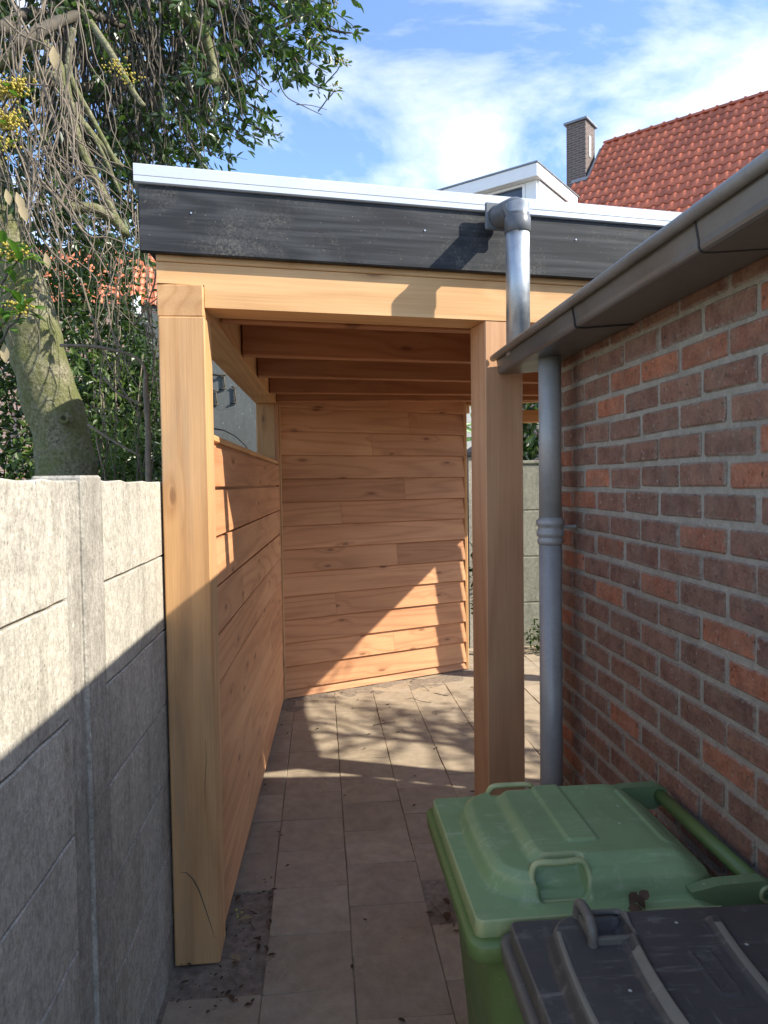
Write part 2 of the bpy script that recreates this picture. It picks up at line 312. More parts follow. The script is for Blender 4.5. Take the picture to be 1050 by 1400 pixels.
# ------------------------------------------------------------------ geometry helpers
class MB:
    def __init__(s): s.v = []; s.f = []
    def add(s, vs, fs):
        o = len(s.v); s.v += [tuple(p) for p in vs]; s.f += [tuple(i+o for i in f) for f in fs]
    def box(s, a, b, M=None):
        (x0, y0, z0), (x1, y1, z1) = a, b
        p = [Vector(q) for q in ((x0, y0, z0), (x1, y0, z0), (x1, y1, z0), (x0, y1, z0), (x0, y0, z1), (x1, y0, z1), (x1, y1, z1), (x0, y1, z1))]
        if M: p = [M @ q for q in p]
        s.add(p, [(0, 3, 2, 1), (4, 5, 6, 7), (0, 1, 5, 4), (1, 2, 6, 5), (2, 3, 7, 6), (3, 0, 4, 7)])
    def bbox(s, a, b, c=.003, M=None):
        "box with chamfered edges: 24 vertices, 26 faces"
        lo = Vector(a); hi = Vector(b); vs = {}; L = []
        for ix in (0, 1):
            for iy in (0, 1):
                for iz in (0, 1):
                    k = (ix, iy, iz); P = [hi[i] if k[i] else lo[i] for i in range(3)]
                    for ax in range(3):
                        q = list(P)
                        for j in range(3):
                            if j != ax: q[j] += -c if k[j] else c
                        vs[k, ax] = len(L); L.append(Vector(q))
        F = []
        for ax in range(3):
            j, l = (ax+1) % 3, (ax+2) % 3
            for sgn in (0, 1):
                q = []
                for (a_, b_) in ((0, 0), (1, 0), (1, 1), (0, 1)):
                    k = [0, 0, 0]; k[ax] = sgn; k[j] = a_; k[l] = b_; q.append(vs[tuple(k), ax])
                F.append(q if sgn else q[::-1])
        for ax in range(3):
            j, l = (ax+1) % 3, (ax+2) % 3
            for a_ in (0, 1):
                for b_ in (0, 1):
                    k0 = [0, 0, 0]; k0[j] = a_; k0[l] = b_; k1 = list(k0); k1[ax] = 1
                    q = [vs[tuple(k0), j], vs[tuple(k1), j], vs[tuple(k1), l], vs[tuple(k0), l]]
                    F.append(q if a_ == b_ else q[::-1])
        for ix in (0, 1):
            for iy in (0, 1):
                for iz in (0, 1):
                    q = [vs[(ix, iy, iz), i] for i in range(3)]
                    F.append(q if (ix+iy+iz) % 2 else q[::-1])
        if M: L = [M @ q for q in L]
        s.add(L, F)
    def tube(s, pts, rad, n=8, caps=True):
        pts = [Vector(p) for p in pts]; m = len(pts); o = len(s.v)
        prev = None
        for i, p in enumerate(pts):
            t = (pts[min(i+1, m-1)] - pts[max(i-1, 0)]).normalized()
            a = prev if prev is not None else (Vector((0, 0, 1)) if abs(t.z) < .9 else Vector((1, 0, 0)))
            u = (a - t*a.dot(t))
            if u.length < 1e-5: u = t.orthogonal()
            u.normalize(); prev = u; v = t.cross(u); r = rad[i] if isinstance(rad, (list, tuple)) else rad
            for k in range(n):
                an = 2*math.pi*k/n; s.v.append(tuple(p + u*math.cos(an)*r + v*math.sin(an)*r))
        for i in range(m-1):
            for k in range(n):
                a, b = o+i*n+k, o+i*n+(k+1) % n; s.f.append((a, b, b+n, a+n))
        if caps: s.f.append(tuple(o+k for k in range(n))[::-1]); s.f.append(tuple(o+(m-1)*n+k for k in range(n)))
    def lathe(s, c, prof, n=24, axis='z'):
        "prof: list of (radius, height)"
        o = len(s.v); c = Vector(c)
        for r, h in prof:
            for k in range(n):
                a = 2*math.pi*k/n; x, y = r*math.cos(a), r*math.sin(a)
                s.v.append(tuple(c + Vector((x, y, h) if axis == 'z' else (x, h, y))))
        for i in range(len(prof)-1):
            for k in range(n):
                a, b = o+i*n+k, o+i*n+(k+1) % n
                q = (a, b, b+n, a+n); s.f.append(q if axis == 'z' else q[::-1])
        s.f.append(tuple(o+k for k in range(n))[::-1]); s.f.append(tuple(o+(len(prof)-1)*n+k for k in range(n)))
    def prism(s, poly, z0, z1):
        n = len(poly); o = len(s.v)
        s.v += [(x, y, z0) for x, y in poly] + [(x, y, z1) for x, y in poly]
        s.f.append(tuple(o+i for i in range(n))[::-1]); s.f.append(tuple(o+n+i for i in range(n)))
        for i in range(n): j = (i+1) % n; s.f.append((o+i, o+j, o+n+j, o+n+i))
    def sheet(s, prof, y0, y1):
        "open profile (x, z) extruded along y"
        n = len(prof); o = len(s.v)
        s.v += [(x, y0, z) for x, z in prof] + [(x, y1, z) for x, z in prof]
        for i in range(n-1): s.f.append((o+i, o+i+1, o+n+i+1, o+n+i))
    def mesh(s, name, mat, smooth=False):
        me = bpy.data.meshes.new(name); me.from_pydata(s.v, [], s.f); me.update()
        for m in (mat if isinstance(mat, list) else [mat]): me.materials.append(m)
        if smooth: me.polygons.foreach_set('use_smooth', [True]*len(me.polygons))
        return me
    def build(s, name, mat, parent=None, smooth=False, M=None):
        return link(name, s.mesh(name, mat, smooth), parent, M)
def link(name, me, parent=None, M=None):
    o = bpy.data.objects.new(name, me); col.objects.link(o)
    if parent is not None: o.parent = parent
    if M is not None: o.matrix_local = M if parent is None else inv_of(parent) @ M
    return o
WM = {}
def inv_of(p):
    return WM[p.name].inverted() if p.name in WM else Matrix.Identity(4)
def tag(o, label, cat, group=None):
    o['label'] = label; o['category'] = cat
    if group: o['group'] = group
    return o
def thing(name, label, cat, loc=(0, 0, 0), group=None):
    o = bpy.data.objects.new(name, None); col.objects.link(o); o.location = loc; o.empty_display_size = .1
    WM[o.name] = Matrix.Translation(loc)
    return tag(o, label, cat, group)
def struct(o): o['kind'] = 'structure'; return o
def stuff(o): o['kind'] = 'stuff'; return o
def put(mb, name, mat, parent, smooth=False):
    "mesh given in world coordinates, parented to an Empty that stands elsewhere"
    return mb.build(name, mat, parent, smooth, Matrix.Identity(4))
def frame(p, q, up=(0, 0, 1)):
    "matrix at p with local x towards q, local z close to up"
    p = Vector(p); x = Vector(q) - p; L = x.length; x.normalize(); z = Vector(up); z = (z - x*z.dot(x)).normalized(); y = z.cross(x)
    return Matrix(((x.x, y.x, z.x, p.x), (x.y, y.y, z.y, p.y), (x.z, y.z, z.z, p.z), (0, 0, 0, 1))), L
def timber(name, p, q, w, h, mat, parent, up=(0, 0, 1), c=.004, oy=0, oz=0):
    "beam of section w (local y) x h (local z) from p to q, grain along it"
    M, L = frame(p, q, up); mb = MB(); mb.bbox((0, oy-w/2, oz-h/2), (L, oy+w/2, oz+h/2), c)
    return mb.build(name, mat, parent, False, M)

# ------------------------------------------------------------------ ground
g = MB(); g.add([(-150, -150, -.03), (150, -150, -.03), (150, 150, -.03), (-150, 150, -.03)], [(0, 1, 2, 3)])
struct(g.build('ground', EARTH))
# bedding soil under and between the paving tiles, with lumps
bed = MB(); nx, ny = 110, 150; X0, X1, Y0, Y1 = -.56, 3.6, -1.0, 7.0
for j in range(ny+1):
    for i in range(nx+1):
        x = X0+(X1-X0)*i/nx; y = Y0+(Y1-Y0)*j/ny
        z = -.0022 + .0022*noise.noise((x*6, y*6, 0)) + .0018*noise.noise((x*19, y*19, 3))
        if x < -.2 and y < 2.85 and y > 2.3: z -= .006
        bwy = 5.45+.43*(x+.3)
        if x < 1.3: z += .010*max(0, 1-abs(y-bwy)/.4)*(1+1.2*noise.noise((x*7, y*7, 8)))
        z += .012*max(0, 1-abs(y-2.9-.0*x)/.0001) if False else 0
        bed.v.append((x, y, z))
for j in range(ny):
    for i in range(nx):
        a = j*(nx+1)+i; bed.f.append((a, a+1, a+nx+2, a+nx+1))
struct(bed.build('soil', SOIL, None, True))
pav = struct(bpy.data.objects.new('pavement', None)); col.objects.link(pav)
tiles = []
for k in range(3):
    mb = MB(); mb.bbox((-.1486, -.1486, -.04), (.1486, .1486, 0), .002); tiles.append(mb.mesh('paving_tile', TILE))
for ci in range(14):
    x = -.367 + .301*ci
    for ri in range(24):
        y = .03 + .2985*ri + (.15 if ci % 2 == 0 and ci else 0)
        if y > 6.75: continue
        if x > .9 and y < 2.7: continue
        if ci == 0 and 2.3 < y < 2.85: continue
        if ci == 3 and 2.45 < y < 2.75: continue
        o = link('paving_tile', tiles[rnd.randrange(3)], pav)
        o.location = (x, y, rnd.uniform(-.002, .002) + .002)
        o.rotation_euler = (R(rnd.uniform(-.5, .5)), R(rnd.uniform(-.5, .5)), R(rnd.uniform(-.7, .7)) + (R(90) if rnd.random() < .5 else 0))

# ------------------------------------------------------------------ concrete fence on the left
FX = -.532
fen = thing('concrete_fence', 'weathered grey concrete panel fence along the alley below the tree', 'fence', (FX-.05, 1.7, 0))
posts = [-.07, 1.67, 3.5, 5.35]
for py_ in posts:
    mb = MB(); mb.bbox((FX-.11, py_-.125, -.02), (FX-.007, py_-.015, 1.665), .004)
    mb.bbox((FX-.11, py_-.02, -.02), (FX+.002, py_+.125, 1.675), .005)
    # roughen
    mb.v = [(x+.004*noise.noise((x*30, y*30, z*9)), y+.004*noise.noise((x*30+9, y*30, z*14)), z+.007*noise.noise((y*25, z*3, 2)) if z > 1 else z) for x, y, z in mb.v]
    put(mb, 'concrete_post', CONC_D, fen)
def rough_panel(y0, y1, z0, z1, top=False, chip=.004):
    mb = MB(); n = 26; m = 4; th = .055; pr = []
    def prof(t):  # chamfered section around the panel, front side
        return [(-th, z0), (-.003, z0), (0, z0+.003), (0, z0+(z1-z0)*.33), (0, z0+(z1-z0)*.66), (0, z1-.003), (-.003, z1), (-th, z1)]
    for i in range(n+1):
        y = y0+(y1-y0)*i/n
        for (dx, z) in prof(i):
            e = chip if dx > -.03 else 0
            zz = z + (e*1.4*noise.noise((y*22, z*4, 1)) if top and z > z1-.01 else e*.5*noise.noise((y*22, z*4, 1)))
            mb.v.append((FX + dx + e*.6*noise.noise((y*9, z*9, 5)), y, zz))
    k = 8
    for i in range(n):
        for j in range(k-1): a = i*k+j; mb.f.append((a, a+k, a+k+1, a+1))
    mb.f.append(tuple(range(k))); mb.f.append(tuple(n*k+j for j in range(k))[::-1])
    return mb
for a, b in zip(posts, posts[1:]):
    mb = MB(); mb.box((FX-.05, a+.13, -.02), (FX-.022, b-.13, 1.60)); put(mb, 'panel_core', CONC_D, fen)
    for k in range(7):
        z1 = 1.663-.2515*k; z0 = z1-.2465
        put(rough_panel(a+.127, b-.127, max(z0, -.02), z1, k == 0), 'concrete_panel', CONC, fen)

# ------------------------------------------------------------------ timber shed
A9 = R(9); ex = Vector((math.cos(A9), math.sin(A9), 0)); en = Vector((math.sin(A9), -math.cos(A9), 0))   # along / out of the front
O = Vector((-.524, 2.436, 0))                                     # front left foot of the corner post
shed = thing('timber_shelter', 'open timber lean-to of new orange larch with black fascia and flat roof', 'shelter', O)
Zb, Zt = 2.245, 2.412
def on_front(s, d=0, z=0): return O + ex*s + en*d + Vector((0, 0, z))
# posts
timber('post', (-.448, 2.512, 0.002), (-.448, 2.512, Zb-.035), .152, .152, W_POST, shed, (0, -1, 0))
p = on_front(1.155+.077, -.077, 0); timber('post', p, p+Vector((0, 0, Zb)), .152, .15, W_POST2, shed, -en)
cp = [at(*q, 2.4362) for q in ((247, 1193), (255, 1193), (264, 1202), (272, 1217), (280, 1240), (288, 1264), (294, 1283))]
mb = MB(); mb.tube(cp, [.0006, .0016, .0022, .0022, .0018, .0012, .0005], 6); put(mb, 'crack', BARK_D, shed)
mb = MB(); mb.tube([at(*q, 2.4362) for q in ((281, 1010), (282, 1040), (280, 1075), (281, 1110))], [.0004, .0011, .0011, .0004], 6); put(mb, 'crack', BARK_D, shed)
p = on_front(3.36, -.09, 0); timber('post', p, p+Vector((0, 0, Zb)), .15, .15, W_POST, shed, -en)
timber('post', (-.385, 5.41, 0), (-.385, 5.41, Zb), .15, .15, W_POST, shed, (0, -1, 0))
timber('post', (2.64, 5.42, 0), (2.64, 5.42, Zb), .145, .145, W_POST, shed, (0, -1, 0))
# front beam, lapped over the end of the side beam
M, L = frame(on_front(0, 0, (Zb+Zt)/2), on_front(3.46, 0, (Zb+Zt)/2))
hh = (Zt-Zb)/2; xs = .152
mb = MB(); pr = [(0, -hh+.074), (xs, -hh+.074), (xs, -hh), (L, -hh), (L, hh-.024), (0, hh-.024)]
n = len(pr)
for yy in (0, .145): mb.v += [(x, yy, z) for x, z in pr]
mb.f += [tuple(range(n)), tuple(range(n, 2*n))[::-1]] + [((i+1) % n, i, n+i, n+(i+1) % n) for i in range(n)]
mb.build('front_beam', W_BEAM, shed, False, M)
mb = MB(); mb.bbox((0, -.006, hh-.0225), (L, .139, hh), .003); mb.build('top_plate', W_BEAM, shed, False, M)
# side beam with its sawn end showing on the front
SB0 = Vector((-.452, 2.4365, 0)); SB1 = Vector((-.385, 5.50, 0))
M2, L2 = frame(SB0+Vector((0, 0, Zb+.018)), SB1+Vector((0, 0, Zb+.018)))
mb = MB(); mb.bbox((.002, -.076, -.0525), (.152, .0745, .0525), .003); mb.build('beam_end', W_BEAM, shed, False, M2)
mb = MB(); mb.bbox((.155, -.076, -.018), (L2, .074, .142), .004); mb.build('side_beam', W_BEAM, shed, False, M2)
# rear and right beams
timber('rear_beam', (-.34, 5.52, Zb+.075), (1.30, 6.22, Zb+.075), .09, .15, W_BEAM, shed)
timber('rear_beam', (1.31, 6.20, Zb+.115), (2.70, 5.50, Zb+.115), .09, .09, W_BEAM, shed)
timber('right_beam', on_front(3.36, -.16, Zb+.075), (2.60, 5.42, Zb+.075), .12, .15, W_BEAM, shed)
timber('packing_block', (1.72, 5.93, 2.19), (1.86, 5.86, 2.19), .12, .10, W_BEAM, shed)
# joists parallel to the front
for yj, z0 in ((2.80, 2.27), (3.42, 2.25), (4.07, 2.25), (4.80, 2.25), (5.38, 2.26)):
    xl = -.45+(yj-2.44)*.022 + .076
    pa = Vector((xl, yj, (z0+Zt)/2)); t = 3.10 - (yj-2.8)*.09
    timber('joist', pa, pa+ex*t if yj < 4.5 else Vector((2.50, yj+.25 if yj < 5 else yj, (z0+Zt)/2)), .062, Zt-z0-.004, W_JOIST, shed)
# roof
RP = [(-.548, 2.395), (3.075, 2.968), (2.862, 5.48), (1.32, 6.38), (-.46, 5.66)]
nb = 15
for k in range(nb):
    # deck boards laid from front to back
    s0 = k*.245; s1 = s0+.243
    a = Vector((RP[0][0], RP[0][1], 0)).lerp(Vector((RP[1][0], RP[1][1], 0)), s0/3.675); b = Vector((RP[0][0], RP[0][1], 0)).lerp(Vector((RP[1][0], RP[1][1], 0)), min(1, s1/3.675))
    bk_ = lambda x: -.43+(x+.548)*(2.76+.43)/(3.075+.548)
    def backy(x):
        pts = [RP[4], RP[3], RP[2]]
        for (xa, ya), (xb, yb) in zip(pts, pts[1:]):
            if xa <= x <= xb: return ya+(yb-ya)*(x-xa)/(xb-xa)
        return 5.6 if x < 0 else 5.46
    mb = MB(); mb.prism([(a.x+.03, a.y+.03), (b.x+.03, b.y+.03), (bk_(b.x), backy(bk_(b.x))-.05), (bk_(a.x), backy(bk_(a.x))-.05)], Zt+.001, Zt+.02); put(mb, 'deck_board', W_JOIST, shed)
mb = MB(); mb.prism([(x, y+(.035 if i < 2 else -.035)) for i, (x, y) in enumerate(RP)], 2.56, 2.60); put(mb, 'roof_covering', BITUMEN, shed)
# fascia boards and roof trim round the edge
for i in range(5):
    a = Vector((*RP[i], 0)); b = Vector((*RP[(i+1) % 5], 0)); d = (b-a).normalized(); nrm = Vector((d.y, -d.x, 0))
    e0 = -.018 if i in (0,) else .0; off = 0 if i in (0, 2) else -.003
    if i == 4: b = b-d*.032
    if i == 1: a = a+d*.032
    M, L = frame(a+d*e0+nrm*off+Vector((0, 0, 2.5145)), b+nrm*off+Vector((0, 0, 2.5145)))
    mb = MB(); mb.bbox((0, 0, -.1055), (L+(.018 if i == 0 else -.002), .028, .1055), .003); mb.build('fascia_board', FASCIA, shed, False, M)
    if i == 0:
        for s in (.16, .95, 1.55, 2.45, 3.2):
            for zz in (.02,):
                sc = MB(); sc.lathe((0, 0, 0), [(.003, -.002), (.003, .0008)], 10, 'y'); sc.build('screw', SCREW, shed, False, M @ Matrix.Translation((s+rnd.uniform(-.02, .02), -.0005, zz+rnd.uniform(-.02, .02))))
    tr = MB(); x0 = -.012 if i != 1 else .03; x1 = L+(.006 if i != 4 else -.03)
    pf = [(-.006, -.0), (-.012, .004), (-.012, .020), (-.010, .022), (-.012, .024), (-.012, .056), (-.006, .062), (.05, .060), (.06, .045), (.06, .0)]
    for xx in (x0, x1): tr.v += [(xx, y, z) for y, z in pf]
    n = len(pf); tr.f += [(j, j+1, n+j+1, n+j) for j in range(n-1)] + [(n-1, 0, n, 2*n-1)] + [tuple(range(n))[::-1], tuple(range(n, 2*n))]
    tr.build('roof_trim', ALU, shed, False, M @ Matrix.Translation((0, 0, .1065)))
# cladding: overlapping weatherboards, each with a staggered butt joint
def clad(p0, p1, zs, h, splits, mat, nrm_sign=1, t0=.034, t1=.013, gap=.0075):
    p0 = Vector(p0); p1 = Vector(p1); d = (p1-p0).normalized(); L = (p1-p0).length
    for k, z in enumerate(zs):
        cuts = [0]+splits[k % len(splits)]+[L]
        hk = h[k] if isinstance(h, list) else h
        for a, b in zip(cuts, cuts[1:]):
            M, _ = frame(p0+d*(a+.0006)+Vector((0, 0, z)), p0+d*b+Vector((0, 0, z)))
            ln = b-a-.0012; mb = MB(); lap = .012
            pr = [(0, 0), (-t0+.003, 0), (-t0, .003), (-t1, hk-gap), (-.004, hk-gap), (-.004, hk+lap), (-.001, hk+lap)]
            if nrm_sign < 0: pr = [(-y, zz) for y, zz in pr]
            n = 7
            for xx in (0, ln): mb.v += [(xx, y, zz) for y, zz in pr]
            F = [tuple(range(n)), tuple(range(n, 2*n))[::-1]] + [((i+1) % n, i, n+i, n+(i+1) % n) for i in range(n)]
            if nrm_sign < 0: F = [f[::-1] for f in F]
            mb.f = F
            o = mb.build('cladding_board', mat, shed, False, M @ Matrix.Rotation(R(rnd.uniform(-.12, .12)), 4, 'Y'))
EXP = .1795
zs_b = [.012+EXP*(k)-.11 for k in range(13)]; zs_b[0] = .012
hb = [EXP]*13; hb[0] = zs_b[1]-zs_b[0]
B0 = Vector((-.322, 5.446, 0)); B1 = Vector((1.235, 6.115, 0))
zb = [.012, .075] + [.075+.1795*k for k in range(1, 13)]
hb = [zb[i+1]-zb[i] for i in range(len(zb)-1)]+[2.40-zb[-1]-.02]
clad(B0, B1, zb, hb, [[], [], [.98], [], [.46], [], [1.02], [], [.52], [1.1], [], [.8], [1.15], [.95]], W_BOARD)
timber('corner_batten', B0+Vector((.02, -.03, .012)), B0+Vector((.02, -.03, Zb)), .03, .028, W_POST, shed, (0, -1, 0))
timber('corner_batten', B1+Vector((.022, .006, .01)), B1+Vector((.022, .006, 2.32)), .028, .062, W_BEAM, shed, (0, -1, 0))
C0 = Vector((-.402, 2.592, 0)); C1 = Vector((-.325, 5.32, 0))
zl = [.045+.1775*k for k in range(10)]
clad(C0, C1, zl, [.1775]*9+[.155], [[1.5], [], [.9], [1.9], [], [1.2], [.7], [1.7], [], []], W_BOARD, 1, .029, .0225, .0105)
timber('rail', C0+Vector((-.022, .003, 1.822)), C1+Vector((-.022, 0, 1.808)), .085, .024, W_BEAM, shed)
timber('corner_batten', C1+Vector((.012, .028, .03)), C1+Vector((.012, .028, Zb)), .028, .04, W_BOARD, shed, (0, -1, 0))

# ------------------------------------------------------------------ rain outlet of the shelter
PX, PY = .692, 2.4375
rp = thing('rain_pipe', 'short bright zinc drain pipe with grey elbow hanging from the black fascia', 'pipe', (PX, PY, 2.1))
mb = MB(); mb.lathe((PX, PY, 0), [(.041, 2.085), (.041, 2.60)], 32); put(mb, 'pipe', ZINC_NEW, rp, True)
el = MB(); base = Vector((PX, PY, 2.592)) - en*.115 - ex*.025
path = []; c0 = Vector((PX, PY, 2.575))
fr = base
for k in range(5): path.append(fr.lerp(Vector((PX, PY, 2.592)) - en*.04, k/5))
for k in range(9):
    a = k/8*math.pi/2; path.append(Vector((PX, PY, 2.548)) - en*.04*(1-math.sin(a)) + Vector((0, 0, .044*math.cos(a))) )
path += [Vector((PX, PY, 2.50))]
el.tube(path, [.0425]*len(path), 28); put(el, 'elbow', PVC, rp, True)
mb = MB(); mb.lathe((PX, PY, 0), [(.0425, 2.50), (.0448, 2.502), (.0448, 2.55), (.0425, 2.553)], 32); put(mb, 'socket', PVC, rp, True)
mb = MB(); mb.bbox((-.05, -.012, -.048), (.05, .0, .048), .004); mb.build('flange', PVC, rp, False, inv_of(rp).inverted() @ Matrix.Identity(4) if False else Matrix.Translation(base+en*.002) @ Matrix.Rotation(A9, 4, 'Z'))

# ------------------------------------------------------------------ brick outbuilding on the right
BX = .832
bo = thing('brick_outbuilding', 'low brown and red brick outbuilding along the right of the alley', 'building', (1.9, .5, 0))
END = lambda x: 2.59+(x-BX)*.118
mb = MB(); mb.prism([(BX+.0048, -.25), (3.0, -.25), (3.0, END(3.0)), (BX+.0048, END(BX)-.004)], -.02, 2.12); put(mb, 'wall', MORTAR, bo)
mb = MB()
xr = (BX+3.0)/2; zr = 2.13+(xr-BX)*math.tan(R(28)); prof = [(BX-.02, 2.122), (3.03, 2.122), (3.03, 2.15), (xr, zr+.03), (BX-.02, 2.15)]
n = 5
mb.v += [(x, -.27, z) for x, z in prof]+[(x, END(x)+.01, z) for x, z in prof]
mb.f += [tuple(range(n)), tuple(range(n, 2*n))[::-1]] + [((i+1) % n, i, n+i, n+(i+1) % n) for i in range(n)]
put(mb, 'roof', BITUMEN, bo)
pitch = .0675; bh = .0550; BL = .1885; HJ = .0115
brk = []
for k in range(12):
    mb = MB(); n = rnd.random()*50; bl_ = BL+rnd.uniform(-.008, .004); bh_ = bh+rnd.uniform(-.005, .003)
    mb.bbox((-.045, -bl_/2, -bh_/2), (0, bl_/2, bh_/2), .0045)
    mb.v = [(x+.0025*noise.noise((y*16+n, z*40, 1)), y+.003*noise.noise((n, z*50, y*9)), z+.0022*noise.noise((y*14, n, z*9))) for x, y, z in mb.v]
    mb.v = [(x-.0, y, z) for x, y, z in mb.v]; brk.append(mb.mesh('brick', BRICK))
hbrk = []
for k in range(6):
    mb = MB(); n = rnd.random()*50; HB = BL/2-HJ/2
    mb.bbox((-.045, -HB/2, -bh/2), (0, HB/2, bh/2), .004)
    mb.v = [(x+.002*noise.noise((y*16+n, z*40, 1)), y+.002*noise.noise((n, z*50, y*9)), z+.0018*noise.noise((y*14, n, z*9))) for x, y, z in mb.v]; hbrk.append(mb.mesh('brick', BRICK))
rest = MB(); count = 0
rows = 31
for r in range(rows):
    z = .035+r*pitch
    y = END(BX) - (0 if r % 2 == 0 else (BL+HJ)/2)
    if r % 2: # half brick at the corner
        hb_ = BL/2-HJ/2
        o = link('brick', hbrk[rnd.randrange(6)], bo, Matrix.Translation((BX+rnd.uniform(-.0015, .0025)-.0, END(BX)-hb_/2, z)) @ Matrix.Rotation(math.pi, 4, 'Z')); count += 1
    while y > -.15:
        yc = y-BL/2
        M = Matrix.Translation((BX+rnd.uniform(-.002, .0008), yc+rnd.uniform(-.002, .002), z+rnd.uniform(-.003, .003))) @ Matrix.Rotation(math.pi+R(rnd.uniform(-.3, .3)), 4, 'Z') @ Matrix.Rotation(R(rnd.uniform(-.8, .8)), 4, 'X')
        vis = yc > 1.08 and (z > .5)
        if vis and count < 292:
            link('brick', brk[rnd.randrange(12)], bo, M); count += 1
        else:
            rest.bbox((-.045, -BL/2, -bh/2), (0, BL/2, bh/2), .004, M)
        y -= BL+HJ
    # end face bricks, seen edge on beside the pipe
    x = BX+.01 + (.05 if r % 2 else .11)
    while x < 2.9:
        M = Matrix.Translation((x+BL/2, END(x+BL/2)+.004, z)) @ Matrix.Rotation(math.pi/2+R(6.7)+math.pi, 4, 'Z')
        rest.bbox((-.0, -BL/2, -bh/2), (.012, BL/2, bh/2), .003, M); x += BL+HJ
stuff(put(rest, 'brickwork', BRICK_S, bo))

# ------------------------------------------------------------------ gutter and downpipe
gut = thing('roof_gutter', 'weathered grey box gutter with rolled edge along the brick outbuilding', 'gutter', (.74, .8, 2.045))
def gprof(o):
    # outer skin then inner skin, o = outward offset of a sleeve
    a = [(.820, 2.150), (.820, 2.058-o), (.690, 2.048-o), (.673-o*.5, 2.048-o), (.6695-o*.8, 2.0495-o*.7), (.668-o, 2.053-o*.3), (.6675-o, 2.062), (.660-o*.9, 2.098)]
    t = .0025
    b = [(.663, 2.0985), (.6705, 2.073), (.6715, 2.0635), (.6725, 2.0535), (.676, 2.0515), (.690, 2.0515), (.8175, 2.0655), (.8175, 2.150)]
    return a+b
sections = [(1.812, 2.602, .0055), (1.203, 1.812, .003), (.55, 1.203, .0055), (-.25, .55, .003)]
for y0, y1, o in sections:
    mb = MB(); pf = gprof(o if True else 0); n = len(pf)
    for yy in (y0, y1-.004): mb.v += [(x, yy, z) for x, z in pf]
    mb.f += [(i, (i+1) % n, n+(i+1) % n, n+i) for i in range(n)]
    mb.f += [tuple(range(n))[::-1], tuple(range(n, 2*n))]
    put(mb, 'gutter_section', ZINC_OLD, gut)
for yj, o in ((1.812, .0066), (1.203, .0066), (.55, .0066)):
    mb = MB(); pf = gprof(o)[1:8]; qf = gprof(.001)[1:8]
    ring = pf+qf[::-1]; n = len(ring)
    for yy in (yj-.0045, yj+.001): mb.v += [(x, yy, z) for x, z in ring]
    mb.f += [(i, (i+1) % n, n+(i+1) % n, n+i) for i in range(n)] + [tuple(range(n))[::-1], tuple(range(n, 2*n))]
    put(mb, 'seam', RUBBER, gut)
mb = MB(); pf = gprof(.004)[:8]; n = 8
for yy in (2.598, 2.606): mb.v += [(x, yy, z) for x, z in pf]
mb.f += [(i, (i+1) % n, n+(i+1) % n, n+i) for i in range(n)] + [tuple(range(n))[::-1], tuple(range(n, 2*n))]; put(mb, 'end_cap', ZINC_OLD, gut)
mb = MB(); mb.tube([(.646, -.25, 2.104), (.646, .8, 2.104), (.646, 2.612, 2.104)], .0125, 14); put(mb, 'rolled_edge', ZINC_BEAD, gut, True)
DX, DY = .748, 2.27
dp = thing('downpipe', 'grey downpipe with ringed collar standing against the brick corner', 'pipe', (DX, DY, 0))
mb = MB(); mb.lathe((DX, DY, 0), [(.0368, .0), (.0368, 1.475)], 32); put(mb, 'pipe', ZINC_PIPE, dp, True)
mb = MB(); mb.lathe((DX, DY, 0), [(.0362, 1.50), (.0362, 2.065)], 32); put(mb, 'pipe', ZINC_PIPE, dp, True)
mb = MB(); mb.lathe((DX, DY, 0), [(.037, 1.44), (.041, 1.446), (.043, 1.452), (.041, 1.459), (.039, 1.462), (.039, 1.466), (.044, 1.470), (.045, 1.478), (.044, 1.486), (.0395, 1.490), (.0395, 1.500), (.045, 1.504), (.046, 1.512), (.045, 1.520), (.040, 1.524), (.037, 1.53)], 36); put(mb, 'collar', ZINC_PIPE, dp, True)
mb = MB(); mb.bbox((DX+.03, DY-.008, 1.492), (BX+.01, DY+.008, 1.504), .004); put(mb, 'bracket', ZINC_PIPE, dp)

# ------------------------------------------------------------------ wheelie bins
def sst(a, b, x):
    t = min(1, max(0, (x-a)/(b-a))); return t*t*(3-2*t)
def rrect(u, v, hu, hv, r):
    qx, qy = abs(u)-hu+r, abs(v)-hv+r
    return math.hypot(max(qx, 0), max(qy, 0)) + min(max(qx, qy), 0) - r
def rr_loop(hu, hv, r, n=6):
    P = []
    for cx, cy, a0 in ((hu-r, hv-r, 0), (-hu+r, hv-r, 90), (-hu+r, -hv+r, 180), (hu-r, -hv+r, 270)):
        for k in range(n+1):
            a = R(a0+90*k/n); P.append((cx+r*math.cos(a), cy+r*math.sin(a)))
    return P
def loft(mb, loops, close=True):
    n = len(loops[0]); o = len(mb.v)
    for L in loops: mb.v += L
    for i in range(len(loops)-1):
        for k in range(n):
            a, b = o+i*n+k, o+i*n+(k+1) % n; mb.f.append((a, b, b+n, a+n))
    if close: mb.f.append(tuple(o+k for k in range(n))[::-1]); mb.f.append(tuple(o+(len(loops)-1)*n+k for k in range(n)))
